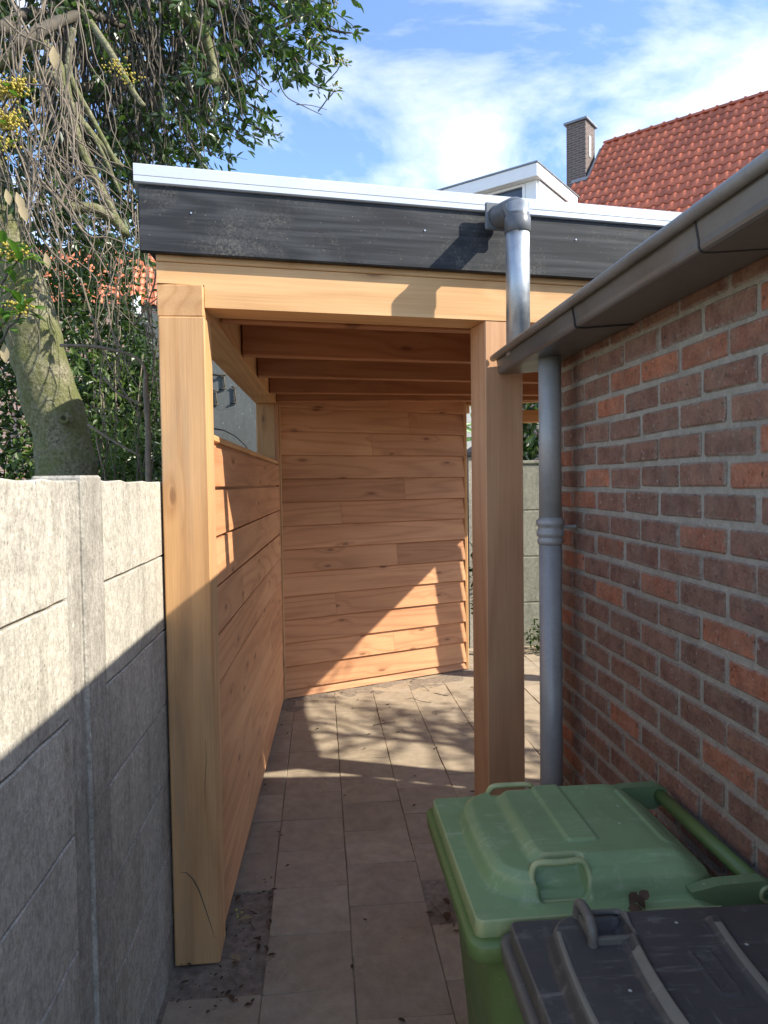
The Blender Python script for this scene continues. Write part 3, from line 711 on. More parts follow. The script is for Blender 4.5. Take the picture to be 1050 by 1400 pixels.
def wheelie_bin(name, label, loc, kind, rz=0):
    "local u (x) runs from the front to the hinge, v (y) across; rim at z = .90"
    t = thing(name, label, 'bin', loc, None); t.rotation_euler.z = rz
    MW = Matrix.Translation(loc) @ Matrix.Rotation(rz, 4, 'Z'); WM[t.name] = MW
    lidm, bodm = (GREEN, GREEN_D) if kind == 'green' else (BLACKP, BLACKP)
    U, V = .475, .482; cu = U/2
    # body
    mb = MB(); lp = []
    for z, ins, sh in ((.035, .085, .03), (.05, .07, .03), (.40, .045, .015), (.78, .022, .004), (.832, .02, .004), (.836, -.004, 0), (.840, -.007, 0), (.864, -.009, 0), (.870, -.007, 0), (.871, .004, 0)):
        hu, hv = U/2-ins+.012 if z > .834 else U/2-ins, V/2-ins+.012 if z > .834 else V/2-ins
        lp.append([(cu+sh+x, y, z) for x, y in rr_loop(hu, hv, .05 if z < .834 else .03)])
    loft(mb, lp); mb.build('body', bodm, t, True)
    # lid as a fine relief
    mb = MB(); nu, nv = 150, 150
    def H(u, v):
        z = .9
        if kind == 'green':
            dx = u-(.047+.215); 
            bow = .012*(1-(v/.2)**2) if abs(v) < .2 else 0
            d = rrect(u-.262+ (bow if u < .2 else 0)*1.0, v, .218, .197, .085)
            z += .030*sst(.003, -.013, d)+.010*sst(-.008, -.03, d)
            d2 = rrect(u-.285, v+.0, .165-.0, .162, .05)
            z += .016*sst(.006, -.02, d2) * (1-sst(.36, .47, u))
            z += .0045*sst(.0, -.007, rrect(u-.235, v-.03, .034, .135, .014))
            z += .003*sst(.0, -.006, rrect(u-.405, v, .02, .12, .012))
            # grip recesses beside both side handles
            for s in (-1, 1):
                z -= max(.034*sst(.004, -.006, rrect(u-.165, v-s*.166, .047, .025, .01)), .021*sst(.004, -.004, rrect(u-.165, v-s*.192, .045, .012, .008))) * (1 if d < -.0 else 0)
            z -= .028*sst(.39, .475, u)
        else:
            bow = .016*(1-(v/.2)**2) if abs(v) < .2 else 0
            d = rrect(u-.268+(bow if u < .2 else 0), v, .222, .215, .05)
            z += .026*sst(.003, -.012, d)
            for uc in (.168, .315):
                cv = uc - .02*(1-(v/.2)**2)
                z += .007*sst(.013, .008, abs(u-cv))*sst(.20, .185, abs(v)) if uc < .3 else .006*sst(.012, .007, abs(u-cv))*sst(.175, .16, abs(v))
            z += .008*sst(.165, .172, u+.02*(1-(v/.2)**2))*sst(.21, .19, abs(v))*(1-sst(.40, .46, u))
            z += .0025*sst(.0, -.004, rrect(u-.245, v-.045, .018, .05, .01))
            z -= .002*sst(-.004, -.007, rrect(u-.245, v-.045, .018, .05, .01))
            z += .003*sst(.0, -.006, rrect(u-.40, v, .045, .12, .02))
            for s in (1, -1):
                z -= .017*sst(.005, -.008, rrect(u-.135, v-s*.165, .034, .03, .008))
            z -= .016*sst(.41, .475, u)
        return z
    hu, hv = U/2+.004, V/2-.003
    for j in range(nv+1):
        for i in range(nu+1):
            a, b = -1+2*i/nu, -1+2*j/nv
            u, v = a*hu, b*hv
            # round the corners of the sheet
            r = .014; qx, qy = abs(u)-(hu-r), abs(v)-(hv-r)
            if qx > 0 and qy > 0:
                m = max(qx, qy); l = math.hypot(qx, qy); k = m/l
                u = math.copysign(hu-r+qx*k, u); v = math.copysign(hv-r+qy*k, v)
            mb.v.append((cu+u, v, H(cu+u, v)))
    W = nu+1
    for j in range(nv):
        for i in range(nu): a = j*W+i; mb.f.append((a, a+1, a+1+W, a+W))
    ring = [i for i in range(W)] + [j*W+nu for j in range(1, nv+1)] + [nv*W+i for i in range(nu-1, -1, -1)] + [j*W for j in range(nv-1, 0, -1)]
    prev = ring
    for dz, ex_ in ((-.0015, .0012), (-.004, .002), (-.040, .004), (-.042, .001)):
        o = len(mb.v); cur = []
        for k in ring:
            x, y, z = mb.v[k]; d = Vector((x-cu, y)); d = Vector((x-cu if abs(x-cu) > hu-.035 else 0, y if abs(y) > hv-.035 else 0)); d = d.normalized() if d.length else d
            cur.append(len(mb.v)); mb.v.append((x+d.x*ex_, y+d.y*ex_, .9+dz if z > .885 else z+dz))
        n = len(ring)
        for k in range(n): mb.f.append((prev[(k+1) % n], prev[k], cur[k], cur[(k+1) % n]))
        prev = cur
    lid = mb.build('lid', lidm, t, True)
    # side grips
    for s in (-1, 1):
        mb = MB()
        if kind == 'green':
            y0 = s*.160; z0 = .934; u0_, u1_ = .116, .214; rs = .0062
            pts = [(u0_-.006, y0+s*.022, z0-.012), (u0_-.003, y0+s*.010, z0+.004), (u0_+.008, y0+s*.006, z0+.019), ((u0_+u1_)/2, y0+s*.008, z0+.0195), (u1_-.008, y0+s*.006, z0+.019), (u1_+.003, y0+s*.010, z0+.004), (u1_+.006, y0+s*.022, z0-.012)]
        else:
            u0_ = .135; y0 = s*.165; z0 = .935; rs = .0085
            pts = [(u0_-.036, y0-.036, z0-.014), (u0_-.037, y0-.034, z0+.010), (u0_-.036, y0-.024, z0+.018), (u0_-.034, y0, z0+.020), (u0_-.034, y0+.024, z0+.018), (u0_-.035, y0+.034, z0+.010), (u0_-.036, y0+.036, z0-.014)]
        # smooth path
        P = [Vector(p) for p in pts]; Q = []
        for i in range(len(P)-1):
            for k in range(4):
                a = P[max(i-1, 0)]; b = P[i]; c = P[i+1]; d = P[min(i+2, len(P)-1)]; tt = k/4
                Q.append(.5*((2*b)+(c-a)*tt+(2*a-5*b+4*c-d)*tt*tt+(3*b-a-3*c+d)*tt**3))
        Q.append(P[-1]); mb.tube(Q, rs, 10)
        gp = mb.build('grip', lidm, lid, True)
        if kind == 'black':
            mb = MB(); lo = [[(u0_+x, y0+y, .9335+z) for x, y in rr_loop(.037-i, .037-i, .008, 3)] for i, z in ((-.002, -.012), (0, 0), (.001, .003), (.006, .003), (.007, -.002))]
            loft(mb, lo, False); mb.build('grip_frame', lidm, lid, False)
    # dusty worn crests on the dark lid
    if kind == 'black':
        def crest(uf, v0, v1, w0, w1, dz):
            mb = MB(); n = 24
            for i in range(n+1):
                v = v0+(v1-v0)*i/n; u = uf(v); ww = w0+(w1-w0)*i/n
                for k in (-1, -.4, .4, 1):
                    uu = u+k*ww; mb.v.append((uu, v, H(uu, v)+dz*(.3 if abs(k) == 1 else 1)))
            for i in range(n):
                for k in range(3): a = i*4+k; mb.f.append((a, a+1, a+5, a+4))
            mb.build('ridge', BLACKD, lid, True)
        crest(lambda v: .168-.02*(1-(v/.2)**2), .10, -.185, .0065, .0085, .0012)
        crest(lambda v: .315-.02*(1-(v/.2)**2), .145, -.16, .006, .0075, .0012)
        crest(lambda v: .268-.222+.003-.016*(1-(v/.2)**2)+.012, .165, -.18, .0035, .005, .0012)
        # moulded lettering and a rounded badge outline, raised from the lid
        for txt, u, v, sz, rot in (('SMM', .100, -.06, .032, -90),):
            cu_ = bpy.data.curves.new('moulded_lettering', 'FONT'); cu_.body = txt; cu_.size = sz; cu_.extrude = .0012; cu_.bevel_depth = .0003
            cu_.align_x = 'CENTER'; cu_.align_y = 'CENTER'
            tmp = bpy.data.objects.new('tmp_text', cu_); col.objects.link(tmp)
            dg = bpy.context.evaluated_depsgraph_get(); me = bpy.data.meshes.new_from_object(tmp.evaluated_get(dg)); bpy.data.objects.remove(tmp)
            me.materials.clear(); me.materials.append(BLACKR)
            o = link('moulded_lettering', me, lid); o.matrix_local = Matrix.Translation((u, v, H(u, v)+.0004)) @ Matrix.Rotation(R(rot), 4, 'Z')
        mb = MB()
        for hu_, hv_ in ((.021, .058),):
            lp = [[(.247+x, .03+y, H(.247+x, .03+y)+z) for x, y in rr_loop(hu_-i, hv_-i, .01, 4)] for i, z in ((0, -.001), (.0005, .0007), (.0022, .0007), (.0027, -.001))]
            loft(mb, lp, False)
        loft(mb, [[(.247+x, .055+y, H(.247, .055)+z) for x, y in rr_loop(.012-i, .012-i, .003, 3)] for i, z in ((0, -.001), (.0005, .0007), (.003, .0007), (.0035, -.001))], False)
        loft(mb, [[(.247+x, .008+y, H(.247, .008)+z) for x, y in rr_loop(.013-i, .013-i, .0129-i, 6)] for i, z in ((0, -.001), (.0005, .0007), (.0035, .0007), (.004, -.001))], False)
        mb.build('badge_outline', BLACKR, lid, False)
    # hinge arms and handle bar at the back
    hx = U+.058; hz = .905
    for s in (-1, 1):
        mb = MB(); y0 = s*.205; w = .013
        pr = [(U-.085, .912), (U-.03, .922), (hx-.005, .924), (hx+.018, .912), (hx+.016, .885), (hx-.01, .868), (U-.01, .862), (U-.07, .875)]
        n = len(pr)
        for yy in (y0-w, y0+w): mb.v += [(x, yy, z) for x, z in pr]
        mb.f += [tuple(range(n)), tuple(range(n, 2*n))[::-1]] + [((i+1) % n, i, n+i, n+(i+1) % n) for i in range(n)]
        arm = mb.build('hinge_arm', lidm, t)
        mb = MB(); mb.lathe((hx, y0+s*w, .899), [(.017, -.001), (.017, .004), (.011, .005), (.010, .0015), (.004, .001), (.004, .004)] if s > 0 else [(.004, -.004), (.004, -.001), (.010, -.0015), (.011, -.005), (.017, -.004), (.017, .001)], 20, 'y'); mb.build('bolt_cap', lidm, arm, True)
    mb = MB(); mb.tube([(hx, -.192, .899), (hx, 0, .899), (hx, .192, .899)], .0155, 18); mb.build('handle_bar', bodm, t, True)
    # wheels and axle
    mb = MB(); mb.tube([(U-.02, -.22, .10), (U-.02, .22, .10)], .011, 10); mb.build('axle', SCREW, t, True)
    for s in (-1, 1):
        mb = MB(); mb.lathe((U-.02, s*.222, .10), [(.06, -.022), (.092, -.022), (.1, -.014), (.1, .014), (.092, .022), (.06, .022)], 28, 'y'); wh = mb.build('wheel', TYRE, t, True)
        mb = MB(); mb.lathe((U-.02, s*.222, .10), [(.03, -.024), (.058, -.02), (.058, .02), (.03, .024)], 20, 'y'); mb.build('rim', BLACKP, wh, True)
    return t
wheelie_bin('wheelie_bin', 'green wheelie bin with domed lid standing by the brick wall', (.258, 1.408, 0), 'green')
wheelie_bin('wheelie_bin', 'charcoal grey wheelie bin with ribbed lid in front of the green bin', (.303, .905, .012), 'black', R(-1.2))

# ------------------------------------------------------------------ plants
def leaf(mb, p, d, n, L, Wd, fold=.25):
    d = d.normalized(); s = d.cross(n)
    if s.length < 1e-4: s = d.orthogonal()
    s.normalize(); n2 = s.cross(d)
    o = len(mb.v); f_ = n2*Wd*fold*.7
    mb.v += [tuple(p), tuple(p+d*L*.28+s*Wd*.42+f_), tuple(p+d*L*.68+s*Wd*.46+f_*.8-n2*L*.04), tuple(p+d*L-n2*L*.10), tuple(p+d*L*.68-s*Wd*.46+f_*.8-n2*L*.04), tuple(p+d*L*.28-s*Wd*.42+f_)]
    mb.f += [(o, o+1, o+2, o+3), (o, o+3, o+4, o+5)]
def bigleaf(mb, p, d, n, L, Wd):
    d = d.normalized(); s = d.cross(n).normalized(); n2 = s.cross(d); o = len(mb.v); pr = (.0, .28, .5, .42, .0); k = 5
    for i in range(k):
        t = i/(k-1); c = p+d*L*t-n2*L*.12*t*t; w = Wd*(pr[i])
        mb.v += [tuple(c+s*w+n2*w*.35), tuple(c), tuple(c-s*w+n2*w*.35)]
    for i in range(k-1):
        a = o+i*3; mb.f += [(a, a+3, a+4, a+1), (a+1, a+4, a+5, a+2)]
def rv(): 
    while True:
        v = Vector((rnd.uniform(-1, 1), rnd.uniform(-1, 1), rnd.uniform(-1, 1)))
        if .05 < v.length < 1: return v.normalized()
def wiggle(p, q, n, amp, sag=0):
    p = Vector(p); q = Vector(q); L = (q-p).length; pts = []; ph = Vector((rnd.random()*99, rnd.random()*99, rnd.random()*99))
    for i in range(n+1):
        t = i/n; c = p.lerp(q, t); k = math.sin(math.pi*min(1, t*1.0))*.6+.4*t
        c += Vector((noise.noise(ph+Vector((t*3, 0, 0))), noise.noise(ph+Vector((0, t*3, 0))), noise.noise(ph+Vector((0, 0, t*3)))))*amp*L*k
        c.z -= sag*L*math.sin(math.pi*t); pts.append(c)
    return pts
def taper(n, a, b): return [a+(b-a)*i/n for i in range(n+1)]

tree = thing('evergreen_tree', 'leaning mossy evergreen tree with tangled dead twigs behind the concrete fence', 'tree', (-1.38, 3.92, 0))
# trunk
tp = [(95, 730, 3.92), (94, 690, 3.92), (92, 640, 3.92), (84, 590, 3.92), (64, 530, 3.9), (48, 470, 3.88), (34, 410, 3.86), (18, 350, 3.85), (4, 290, 3.85), (-20, 200, 3.85), (-40, 100, 3.9), (-45, -40, 4.0), (-50, -200, 4.1)]
pts = [at(*q) for q in tp]; pts = [Vector((pts[0].x, pts[0].y, 0))]+pts
fine = []
for i in range(len(pts)-1):
    for k in range(6): fine.append(pts[i].lerp(pts[i+1], k/6))
fine.append(pts[-1])
m = len(fine)-1; tr = MB(); tr.tube(fine, [.180-.045*i/m-.022*sst(0, m*.3, i)-.045*sst(m*.5, m*.72, i) for i in range(m+1)], 28)
tr.v = [tuple(Vector(v)+Vector((noise.noise(Vector(v)*7), noise.noise(Vector(v)*7+Vector((5, 0, 0))), 0))*.014+Vector((noise.noise(Vector(v)*22), noise.noise(Vector(v)*22+Vector((5, 0, 0))), 0))*.007) for v in tr.v]
trunk = put(tr, 'trunk', BARK, tree, True)
k = MB(); c = at(88, 572, 3.92-.172); k.lathe((0, 0, 0), [(.034, .02), (.03, .0), (.024, -.012), (.014, -.008), (.009, -.002)][::-1], 16, 'y'); kn = k.build('knot', BARK, trunk, True, Matrix.Translation(c))
# limbs: px path with depths, radius
limbs = []
def limb(path, r0_, r1_, mat=BARK, name='limb', n=5):
    P = [at(*q) for q in path]; Q = []
    for i in range(len(P)-1):
        for kk in range(n):
            a = P[max(i-1, 0)]; b = P[i]; c = P[i+1]; d = P[min(i+2, len(P)-1)]; t = kk/n
            Q.append(.5*((2*b)+(c-a)*t+(2*a-5*b+4*c-d)*t*t+(3*b-a-3*c+d)*t**3))
    Q.append(P[-1]); m = len(Q)-1; mb = MB()
    mb.tube(Q, taper(m, r0_, r1_), 8); put(mb, name, mat, tree, True); limbs.append((Q, r0_)); return Q
limb([(-45, 130, 3.85), (60, 60, 3.4), (110, 200, 3.4), (160, 300, 3.4), (175, 322, 3.35)], .024, .014)
limb([(-40, 150, 3.85), (60, 100, 3.3), (100, 150, 3.2), (140, 200, 3.2), (168, 228, 3.2)], .02, .009)
limb([(92, 90, 3.1), (100, 150, 3.1), (130, 190, 3.1), (165, 265, 3.1)], .013, .006)
limb([(100, 40, 3.1), (95, 100, 3.1), (128, 165, 3.1), (160, 225, 3.1)], .014, .008)
limb([(92, 285, 3.2), (130, 285, 3.25), (160, 305, 3.3), (172, 320, 3.3)], .024, .022)
limb([(-50, -40, 4.0), (60, -60, 3.6), (170, -60, 3.6), (255, 20, 3.7), (285, 60, 3.7), (295, 115, 3.7)], .045, .022)
limb([(285, 60, 3.7), (293, 95, 3.65), (290, 112, 3.6), (302, 108, 3.6)], .02, .012)
limb([(170, -60, 3.6), (270, -10, 3.9), (340, 30, 4.0), (362, 75, 4.0)], .03, .009, BARK_D)
limb([(105, 5, 3.6), (130, 40, 3.45), (150, 70, 3.3), (165, 95, 3.25), (185, 130, 3.2), (197, 145, 3.2)], .018, .010)
limb([(60, 110, 3.6), (120, 120, 3.8), (240, 90, 4.2), (330, 60, 4.4), (420, 20, 4.5)], .03, .008, BARK_D)
limb([(20, 60, 3.2), (120, 20, 3.6), (200, 60, 4.0), (260, 130, 4.2), (300, 190, 4.3)], .028, .007, BARK_D)
limb([(0, 40, 3.4), (60, 20, 3.9), (130, 100, 4.4), (180, 190, 4.6), (195, 330, 4.6)], .03, .008, BARK_D)
limb([(200, -60, 3.8), (300, -40, 4.2), (380, 10, 4.4), (450, 40, 4.4), (482, 45, 4.4)], .022, .004, BARK_D)
limb([(320, -10, 4.2), (390, 60, 4.2), (420, 110, 4.2), (455, 125, 4.2)], .010, .003, BARK_D)
limb([(372, 55, 3.9), (376, 95, 3.9), (390, 130, 3.9), (415, 145, 3.9), (440, 157, 3.9)], .004, .0018, BARK_D, 'twig')
limb([(405, 143, 3.9), (425, 144, 3.9), (447, 150, 3.9)], .0025, .0013, BARK_D, 'twig')
limb([(300, 100, 4.0), (330, 150, 4.0), (350, 175, 4.0), (385, 185, 4.0)], .006, .002, BARK_D, 'twig')
limb([(230, 20, 4.0), (300, 60, 4.0), (340, 90, 4.0), (362, 117, 4.0)], .008, .003, BARK_D, 'twig')
limb([(270, 0, 4.0), (315, 20, 4.0), (345, 50, 4.0), (362, 75, 4.0)], .010, .006, BARK_D, 'twig')
# crown leaves: clumps spread through the volume the photograph shows
lv = MB(); tw = MB()
def inside(px, py):
    # right-hand outline of the crown in the photograph
    edge = [(-260, 520), (0, 475), (40, 470), (70, 440), (110, 400), (135, 350), (160, 330), (200, 318), (240, 255), (300, 215), (360, 205), (420, 200)]
    for (ya, xa), (yb, xb) in zip(edge, edge[1:]):
        if ya <= py <= yb: return px < xa+(xb-xa)*(py-ya)/(yb-ya)
    return False
nclump = 0
while nclump < 2100:
    px_, py_ = rnd.uniform(-330, 510), rnd.uniform(-200, 345)
    if not inside(px_+14, py_): continue
    if px_ < 60 and py_ > 60 and rnd.random() < .3: continue
    if px_ > 330 and rnd.random() < .5: continue
    dep = rnd.uniform(3.5, 6.2) if px_ < 300 else rnd.uniform(3.8, 4.8)
    c = at(px_, py_, dep); nclump += 1
    # a short twig with leaves along it
    d = (rv()+Vector((.35, -.1, -.75))).normalized(); ln = rnd.uniform(.12, .3)
    e = c+d*ln
    P = wiggle(c-d*ln*.4, e, 4, .12); tw.tube(P, taper(4, .0032, .0016), 4, False)
    for k in range(rnd.randint(9, 16)):
        t = rnd.random(); p = P[0].lerp(P[-1], .2+.8*t)
        dd = (d*.5+rv()*.9+Vector((0, 0, -.35))); leaf(lv, p, dd, rv()+Vector((0, 0, 1)), rnd.uniform(.04, .08), rnd.uniform(.019, .034))
# sprays that stand out against the sky
for (px_, py_, dep, nl) in [(380, 60, 4.2, 26), (395, 85, 4.2, 20), (410, 50, 4.3, 24), (430, 60, 4.3, 20), (405, 105, 4.2, 16), (425, 30, 4.4, 24), (440, 95, 4.2, 9), (455, 40, 4.4, 12), (470, 45, 4.4, 8), (488, 42, 4.4, 6), (430, 118, 4.2, 10), (445, 124, 4.2, 8), (360, 175, 4.0, 12), (375, 182, 4.0, 12), (345, 185, 4.0, 10), (340, 200, 4.0, 7), (365, 160, 4.0, 8), (345, 120, 4.0, 8), (370, 127, 4.0, 5), (300, 215, 4.2, 10), (340, 40, 4.2, 24), (360, 20, 4.2, 24), (400, 10, 4.3, 24), (448, 18, 4.4, 14), (330, 165, 4.0, 10)]:
    for k in range(nl):
        p = at(px_+rnd.gauss(0, 9), py_+rnd.gauss(0, 8), dep+rnd.gauss(0, .06)); dd = rv()+Vector((.5, -.2, -.4)); leaf(lv, p, dd, rv()+Vector((0, -.3, 1)), rnd.uniform(.045, .075), rnd.uniform(.02, .031))
    a = at(px_-rnd.uniform(25, 45), py_-rnd.uniform(10, 30), dep); b = at(px_+8, py_+5, dep); P = wiggle(a, b, 5, .1); tw.tube(P, taper(5, .0035, .0018), 4, False)
crown = put(lv, 'crown', LEAF, tree); stuff(crown)
stuff(put(tw, 'leafy_twigs', BARK_D, tree))
# hanging bare twigs, dark inside the crown and pale in front
hd = MB()
for k in range(620):
    px_, py_ = rnd.uniform(60, 345), rnd.uniform(-60, 190); dep = rnd.uniform(3.6, 4.8)
    ln = rnd.uniform(60, 200)
    if not inside(px_+30, min(py_+ln, 400)): continue
    P = wiggle(at(px_, py_, dep), at(px_+rnd.uniform(-25, 45), py_+ln, dep+rnd.uniform(-.2, .2)), 8, .10); hd.tube(P, taper(8, rnd.uniform(.003, .007), .0018), 5, False)
stuff(put(hd, 'hanging_twigs', BARK_D, tree, True))
hp = MB()
for k in range(190):
    z = rnd.random()
    if z < .5: a = (rnd.uniform(-40, 110), rnd.uniform(-40, 240)); b = (a[0]+rnd.gauss(15, 35), a[1]+rnd.uniform(70, 260))
    elif z < .72: a = (rnd.uniform(20, 120), rnd.uniform(170, 300)); b = (a[0]+rnd.uniform(30, 110), a[1]+rnd.uniform(20, 130))
    elif z < .88: a = (rnd.uniform(120, 215), rnd.uniform(230, 420)); b = (a[0]+rnd.gauss(0, 25), a[1]+rnd.uniform(80, 230))
    else: a = (rnd.uniform(90, 200), rnd.uniform(400, 600)); b = (a[0]+rnd.gauss(10, 50), a[1]+rnd.gauss(20, 50))
    dep = rnd.uniform(2.75, 3.3) if z < .72 else rnd.uniform(3.1, 3.7)
    P = wiggle(at(*a, dep), at(*b, dep+rnd.uniform(-.15, .15)), 10, .17, rnd.uniform(-.02, .05)); hp.tube(P, taper(10, rnd.uniform(.0016, .0042), .0011), 5, False)
stuff(put(hp, 'dead_twigs', TWIG, tree, True))
# pale bent branches that can be followed one by one
for path, ra, rb in [([(15, 0, 2.9), (30, 30, 2.9), (42, 55, 2.9), (55, 110, 2.9), (72, 150, 2.9), (80, 180, 2.9), (72, 208, 2.9), (55, 210, 2.9)], .006, .003),
                     ([(5, 25, 2.85), (30, 48, 2.85), (55, 58, 2.85), (75, 70, 2.85)], .005, .0025), ([(25, 100, 2.85), (35, 55, 2.85), (52, 38, 2.85), (62, 40, 2.85)], .005, .003),
                     ([(0, 112, 2.85), (40, 115, 2.85), (70, 118, 2.85)], .004, .0025), ([(80, 290, 3.0), (92, 255, 3.0), (110, 242, 3.0), (130, 245, 3.0), (140, 272, 3.0), (155, 300, 3.0)], .007, .004),
                     ([(50, 240, 2.95), (90, 285, 2.95), (120, 322, 2.95), (150, 325, 2.95), (195, 343, 2.95)], .006, .0025), ([(82, 472, 3.05), (130, 474, 3.05), (175, 484, 3.05), (195, 497, 3.05), (200, 520, 3.05)], .0065, .0055),
                     ([(142, 516, 3.1), (165, 540, 3.1), (195, 552, 3.1)], .006, .004), ([(120, 580, 3.1), (150, 600, 3.1), (192, 624, 3.1)], .006, .004, ), ([(60, 200, 3.0), (105, 300, 3.0), (140, 360, 3.0), (180, 430, 3.0)], .004, .002),
                     ([(20, 230, 2.8), (60, 330, 2.8), (105, 375, 2.8), (103, 390, 2.8)], .0035, .002), ([(110, 380, 3.1), (125, 430, 3.1), (150, 500, 3.1), (185, 560, 3.1)], .0045, .0025)]:
    limb(path, ra, rb, TWIG, 'bent_twig', 4)
# broken upright stem by the shelter
limb([(203, 700, 3.2), (203, 640, 3.2), (202, 580, 3.2), (199, 530, 3.2), (200, 510, 3.2)], .014, .011, TWIG, 'stem')
# fresh sprigs with flower buds near the trunk
def sprig(px_, py_, dep, nl, L, nb_, name='sprig', spread=1.0):
    c = at(px_, py_, dep); mb = MB(); bd = MB(); st = MB()
    st.tube(wiggle(c+Vector((-.10, .05, -.10)), c, 4, .1), taper(4, .004, .003), 6, False)
    for i in range(nl):
        a = 2.4*i+rnd.uniform(-.3, .3); el_ = rnd.uniform(-.3, .75); d = Vector((math.cos(a)*math.cos(el_), math.sin(a)*math.cos(el_)*.8-.2, math.sin(el_)))
        bigleaf(mb, c+d*.01+Vector((0, 0, rnd.uniform(-.03, .02))), d, Vector((0, -.3, 1)), L*rnd.uniform(.8, 1.15), L*.36)
    for i in range(nb_):
        q = c+Vector((rnd.gauss(0, .022*spread), -.012+rnd.gauss(0, .015), .012+rnd.gauss(0, .013*spread))); r = rnd.uniform(.0032, .0052)
        bd.lathe(q, [(r*.3, -r), (r*.85, -r*.5), (r, 0), (r*.85, r*.5), (r*.3, r)], 7)
    s = put(st, name, BARK_D, tree, True); mb.build('leaves', LEAF_N, s, True, Matrix.Identity(4)); stuff(bd.build('buds', BUD, s, True, Matrix.Identity(4)))
sprig(28, 352, 2.55, 15, .075, 60); sprig(30, 425, 2.5, 16, .078, 50); sprig(6, 345, 2.6, 10, .075, 20); sprig(8, 440, 2.6, 12, .075, 20); sprig(22, 395, 2.6, 9, .07, 10)
sprig(14, 130, 2.5, 4, .06, 150, spread=1.35); sprig(12, 172, 2.5, 4, .06, 150, spread=1.3); sprig(28, 128, 2.5, 3, .06, 60); sprig(5, 205, 2.5, 3, .06, 40)
sprig(162, 95, 3.2, 2, .04, 45, spread=1.2); sprig(178, 112, 3.2, 2, .04, 30)
for q in [(450, 14), (432, 58), (466, 88), (458, 123), (412, 10), (318, 110)]: sprig(q[0], q[1], 4.25, 4, .05, 26, spread=1.2)
# dead hanging leaves
for px_, py_, dep, L in [(73, 62, 2.8, .085), (22, 262, 2.6, .07), (26, 275, 2.6, .075), (62, 345, 2.7, .06), (8, 258, 2.6, .06), (5, 468, 2.55, .07), (35, 408, 2.6, .06)]:
    mb = MB(); bigleaf(mb, at(px_, py_, dep), Vector((rnd.uniform(-.2, .4), -.1, -1)), Vector((.4, -1, .1)), L, L*.42); put(mb, 'dry_leaf', LEAF_DEAD, tree, True)

def shrub(name, label, cx, cy, z0, z1, rx, ry, n, mat, L=(.04, .07), stems=7, group=None, bm=BARK_D, cat='shrub'):
    t = thing(name, label, cat, (cx, cy, 0), group); st = MB(); lf = MB()
    for k in range(stems):
        a = rnd.uniform(0, 6.28); q = Vector((cx+math.cos(a)*rx*.7, cy+math.sin(a)*ry*.7, z1*rnd.uniform(.7, 1))); P = wiggle((cx+math.cos(a)*.05, cy+math.sin(a)*.05, 0), q, 8, .12); st.tube(P, taper(8, .014, .003), 6)
    put(st, 'stem', bm, t, True)
    k = 0
    while k < n:
        v = Vector((rnd.uniform(-1, 1), rnd.uniform(-1, 1), rnd.uniform(-1, 1)))
        if v.length > 1 or noise.noise(v*2.6+Vector((cx, cy, 0)))+.25 < rnd.random()*.5: continue
        p = Vector((cx+v.x*rx, cy+v.y*ry, (z0+z1)/2+v.z*(z1-z0)/2)); leaf(lf, p, rv()+Vector((0, -.2, -.2)), rv()+Vector((0, 0, 1)), rnd.uniform(*L), rnd.uniform(*L)*.45); k += 1
    stuff(put(lf, 'foliage', mat, t)); return t
shrub('leafy_shrub', 'yellow green shrub tangled with twigs between the trunk and the shelter post', -1.42, 4.7, .6, 2.55, .5, .55, 2600, LEAF_G, (.035, .06), 14, bm=TWIG)
shrub('leafy_shrub', 'dark green shrub low behind the concrete fence left of the trunk', -1.95, 4.2, .5, 2.0, .5, .5, 1400, LEAF_G, (.04, .065), 9)
shrub('leafy_shrub', 'dense dark evergreen shrub filling the garden behind the trunk', -2.55, 6.6, .3, 3.75, 1.25, .8, 12000, LEAF, (.06, .10), 12)
shrub('leafy_shrub', 'tall dark holly shrub behind the corner post below the orange roof', -1.75, 6.1, .6, 3.75, .6, .4, 6500, LEAF, (.05, .085), 9)
shrub('leafy_shrub', 'dark shrub growing up against the back fence past the plank wall', 1.58, 6.62, .15, 1.35, .17, .2, 700, LEAF, (.04, .07), 6)
shrub('leafy_shrub', 'glossy dark shrub rising over the far concrete fence', 2.32, 7.75, 1.2, 3.0, .6, .45, 1300, LEAF, (.09, .16), 8)
shrub('leafy_shrub', 'small dark plant at the foot of the far concrete fence', 2.18, 6.62, .0, .34, .25, .18, 260, LEAF, (.04, .07), 5)
# long strap leaves over the fence
sl_ = thing('strap_leaf_plant', 'bright green strap leaved plant leaning over the far fence', 'plant', (1.8, 7.4, 0)); mb = MB()
for k in range(9):
    c = Vector((1.66+rnd.uniform(-.05, .1), 7.3, 2.15+rnd.uniform(-.05, .1))); bigleaf(mb, c, Vector((rnd.uniform(-1, .4), -.3, rnd.uniform(-.2, .9))), Vector((0, -1, .4)), rnd.uniform(.2, .34), .045)
mb.tube([(1.72, 7.35, 0), (1.70, 7.33, 1.0), (1.67, 7.3, 2.2)], [.015, .012, .008], 8); put(mb, 'leaves', LEAF_N, sl_, True)
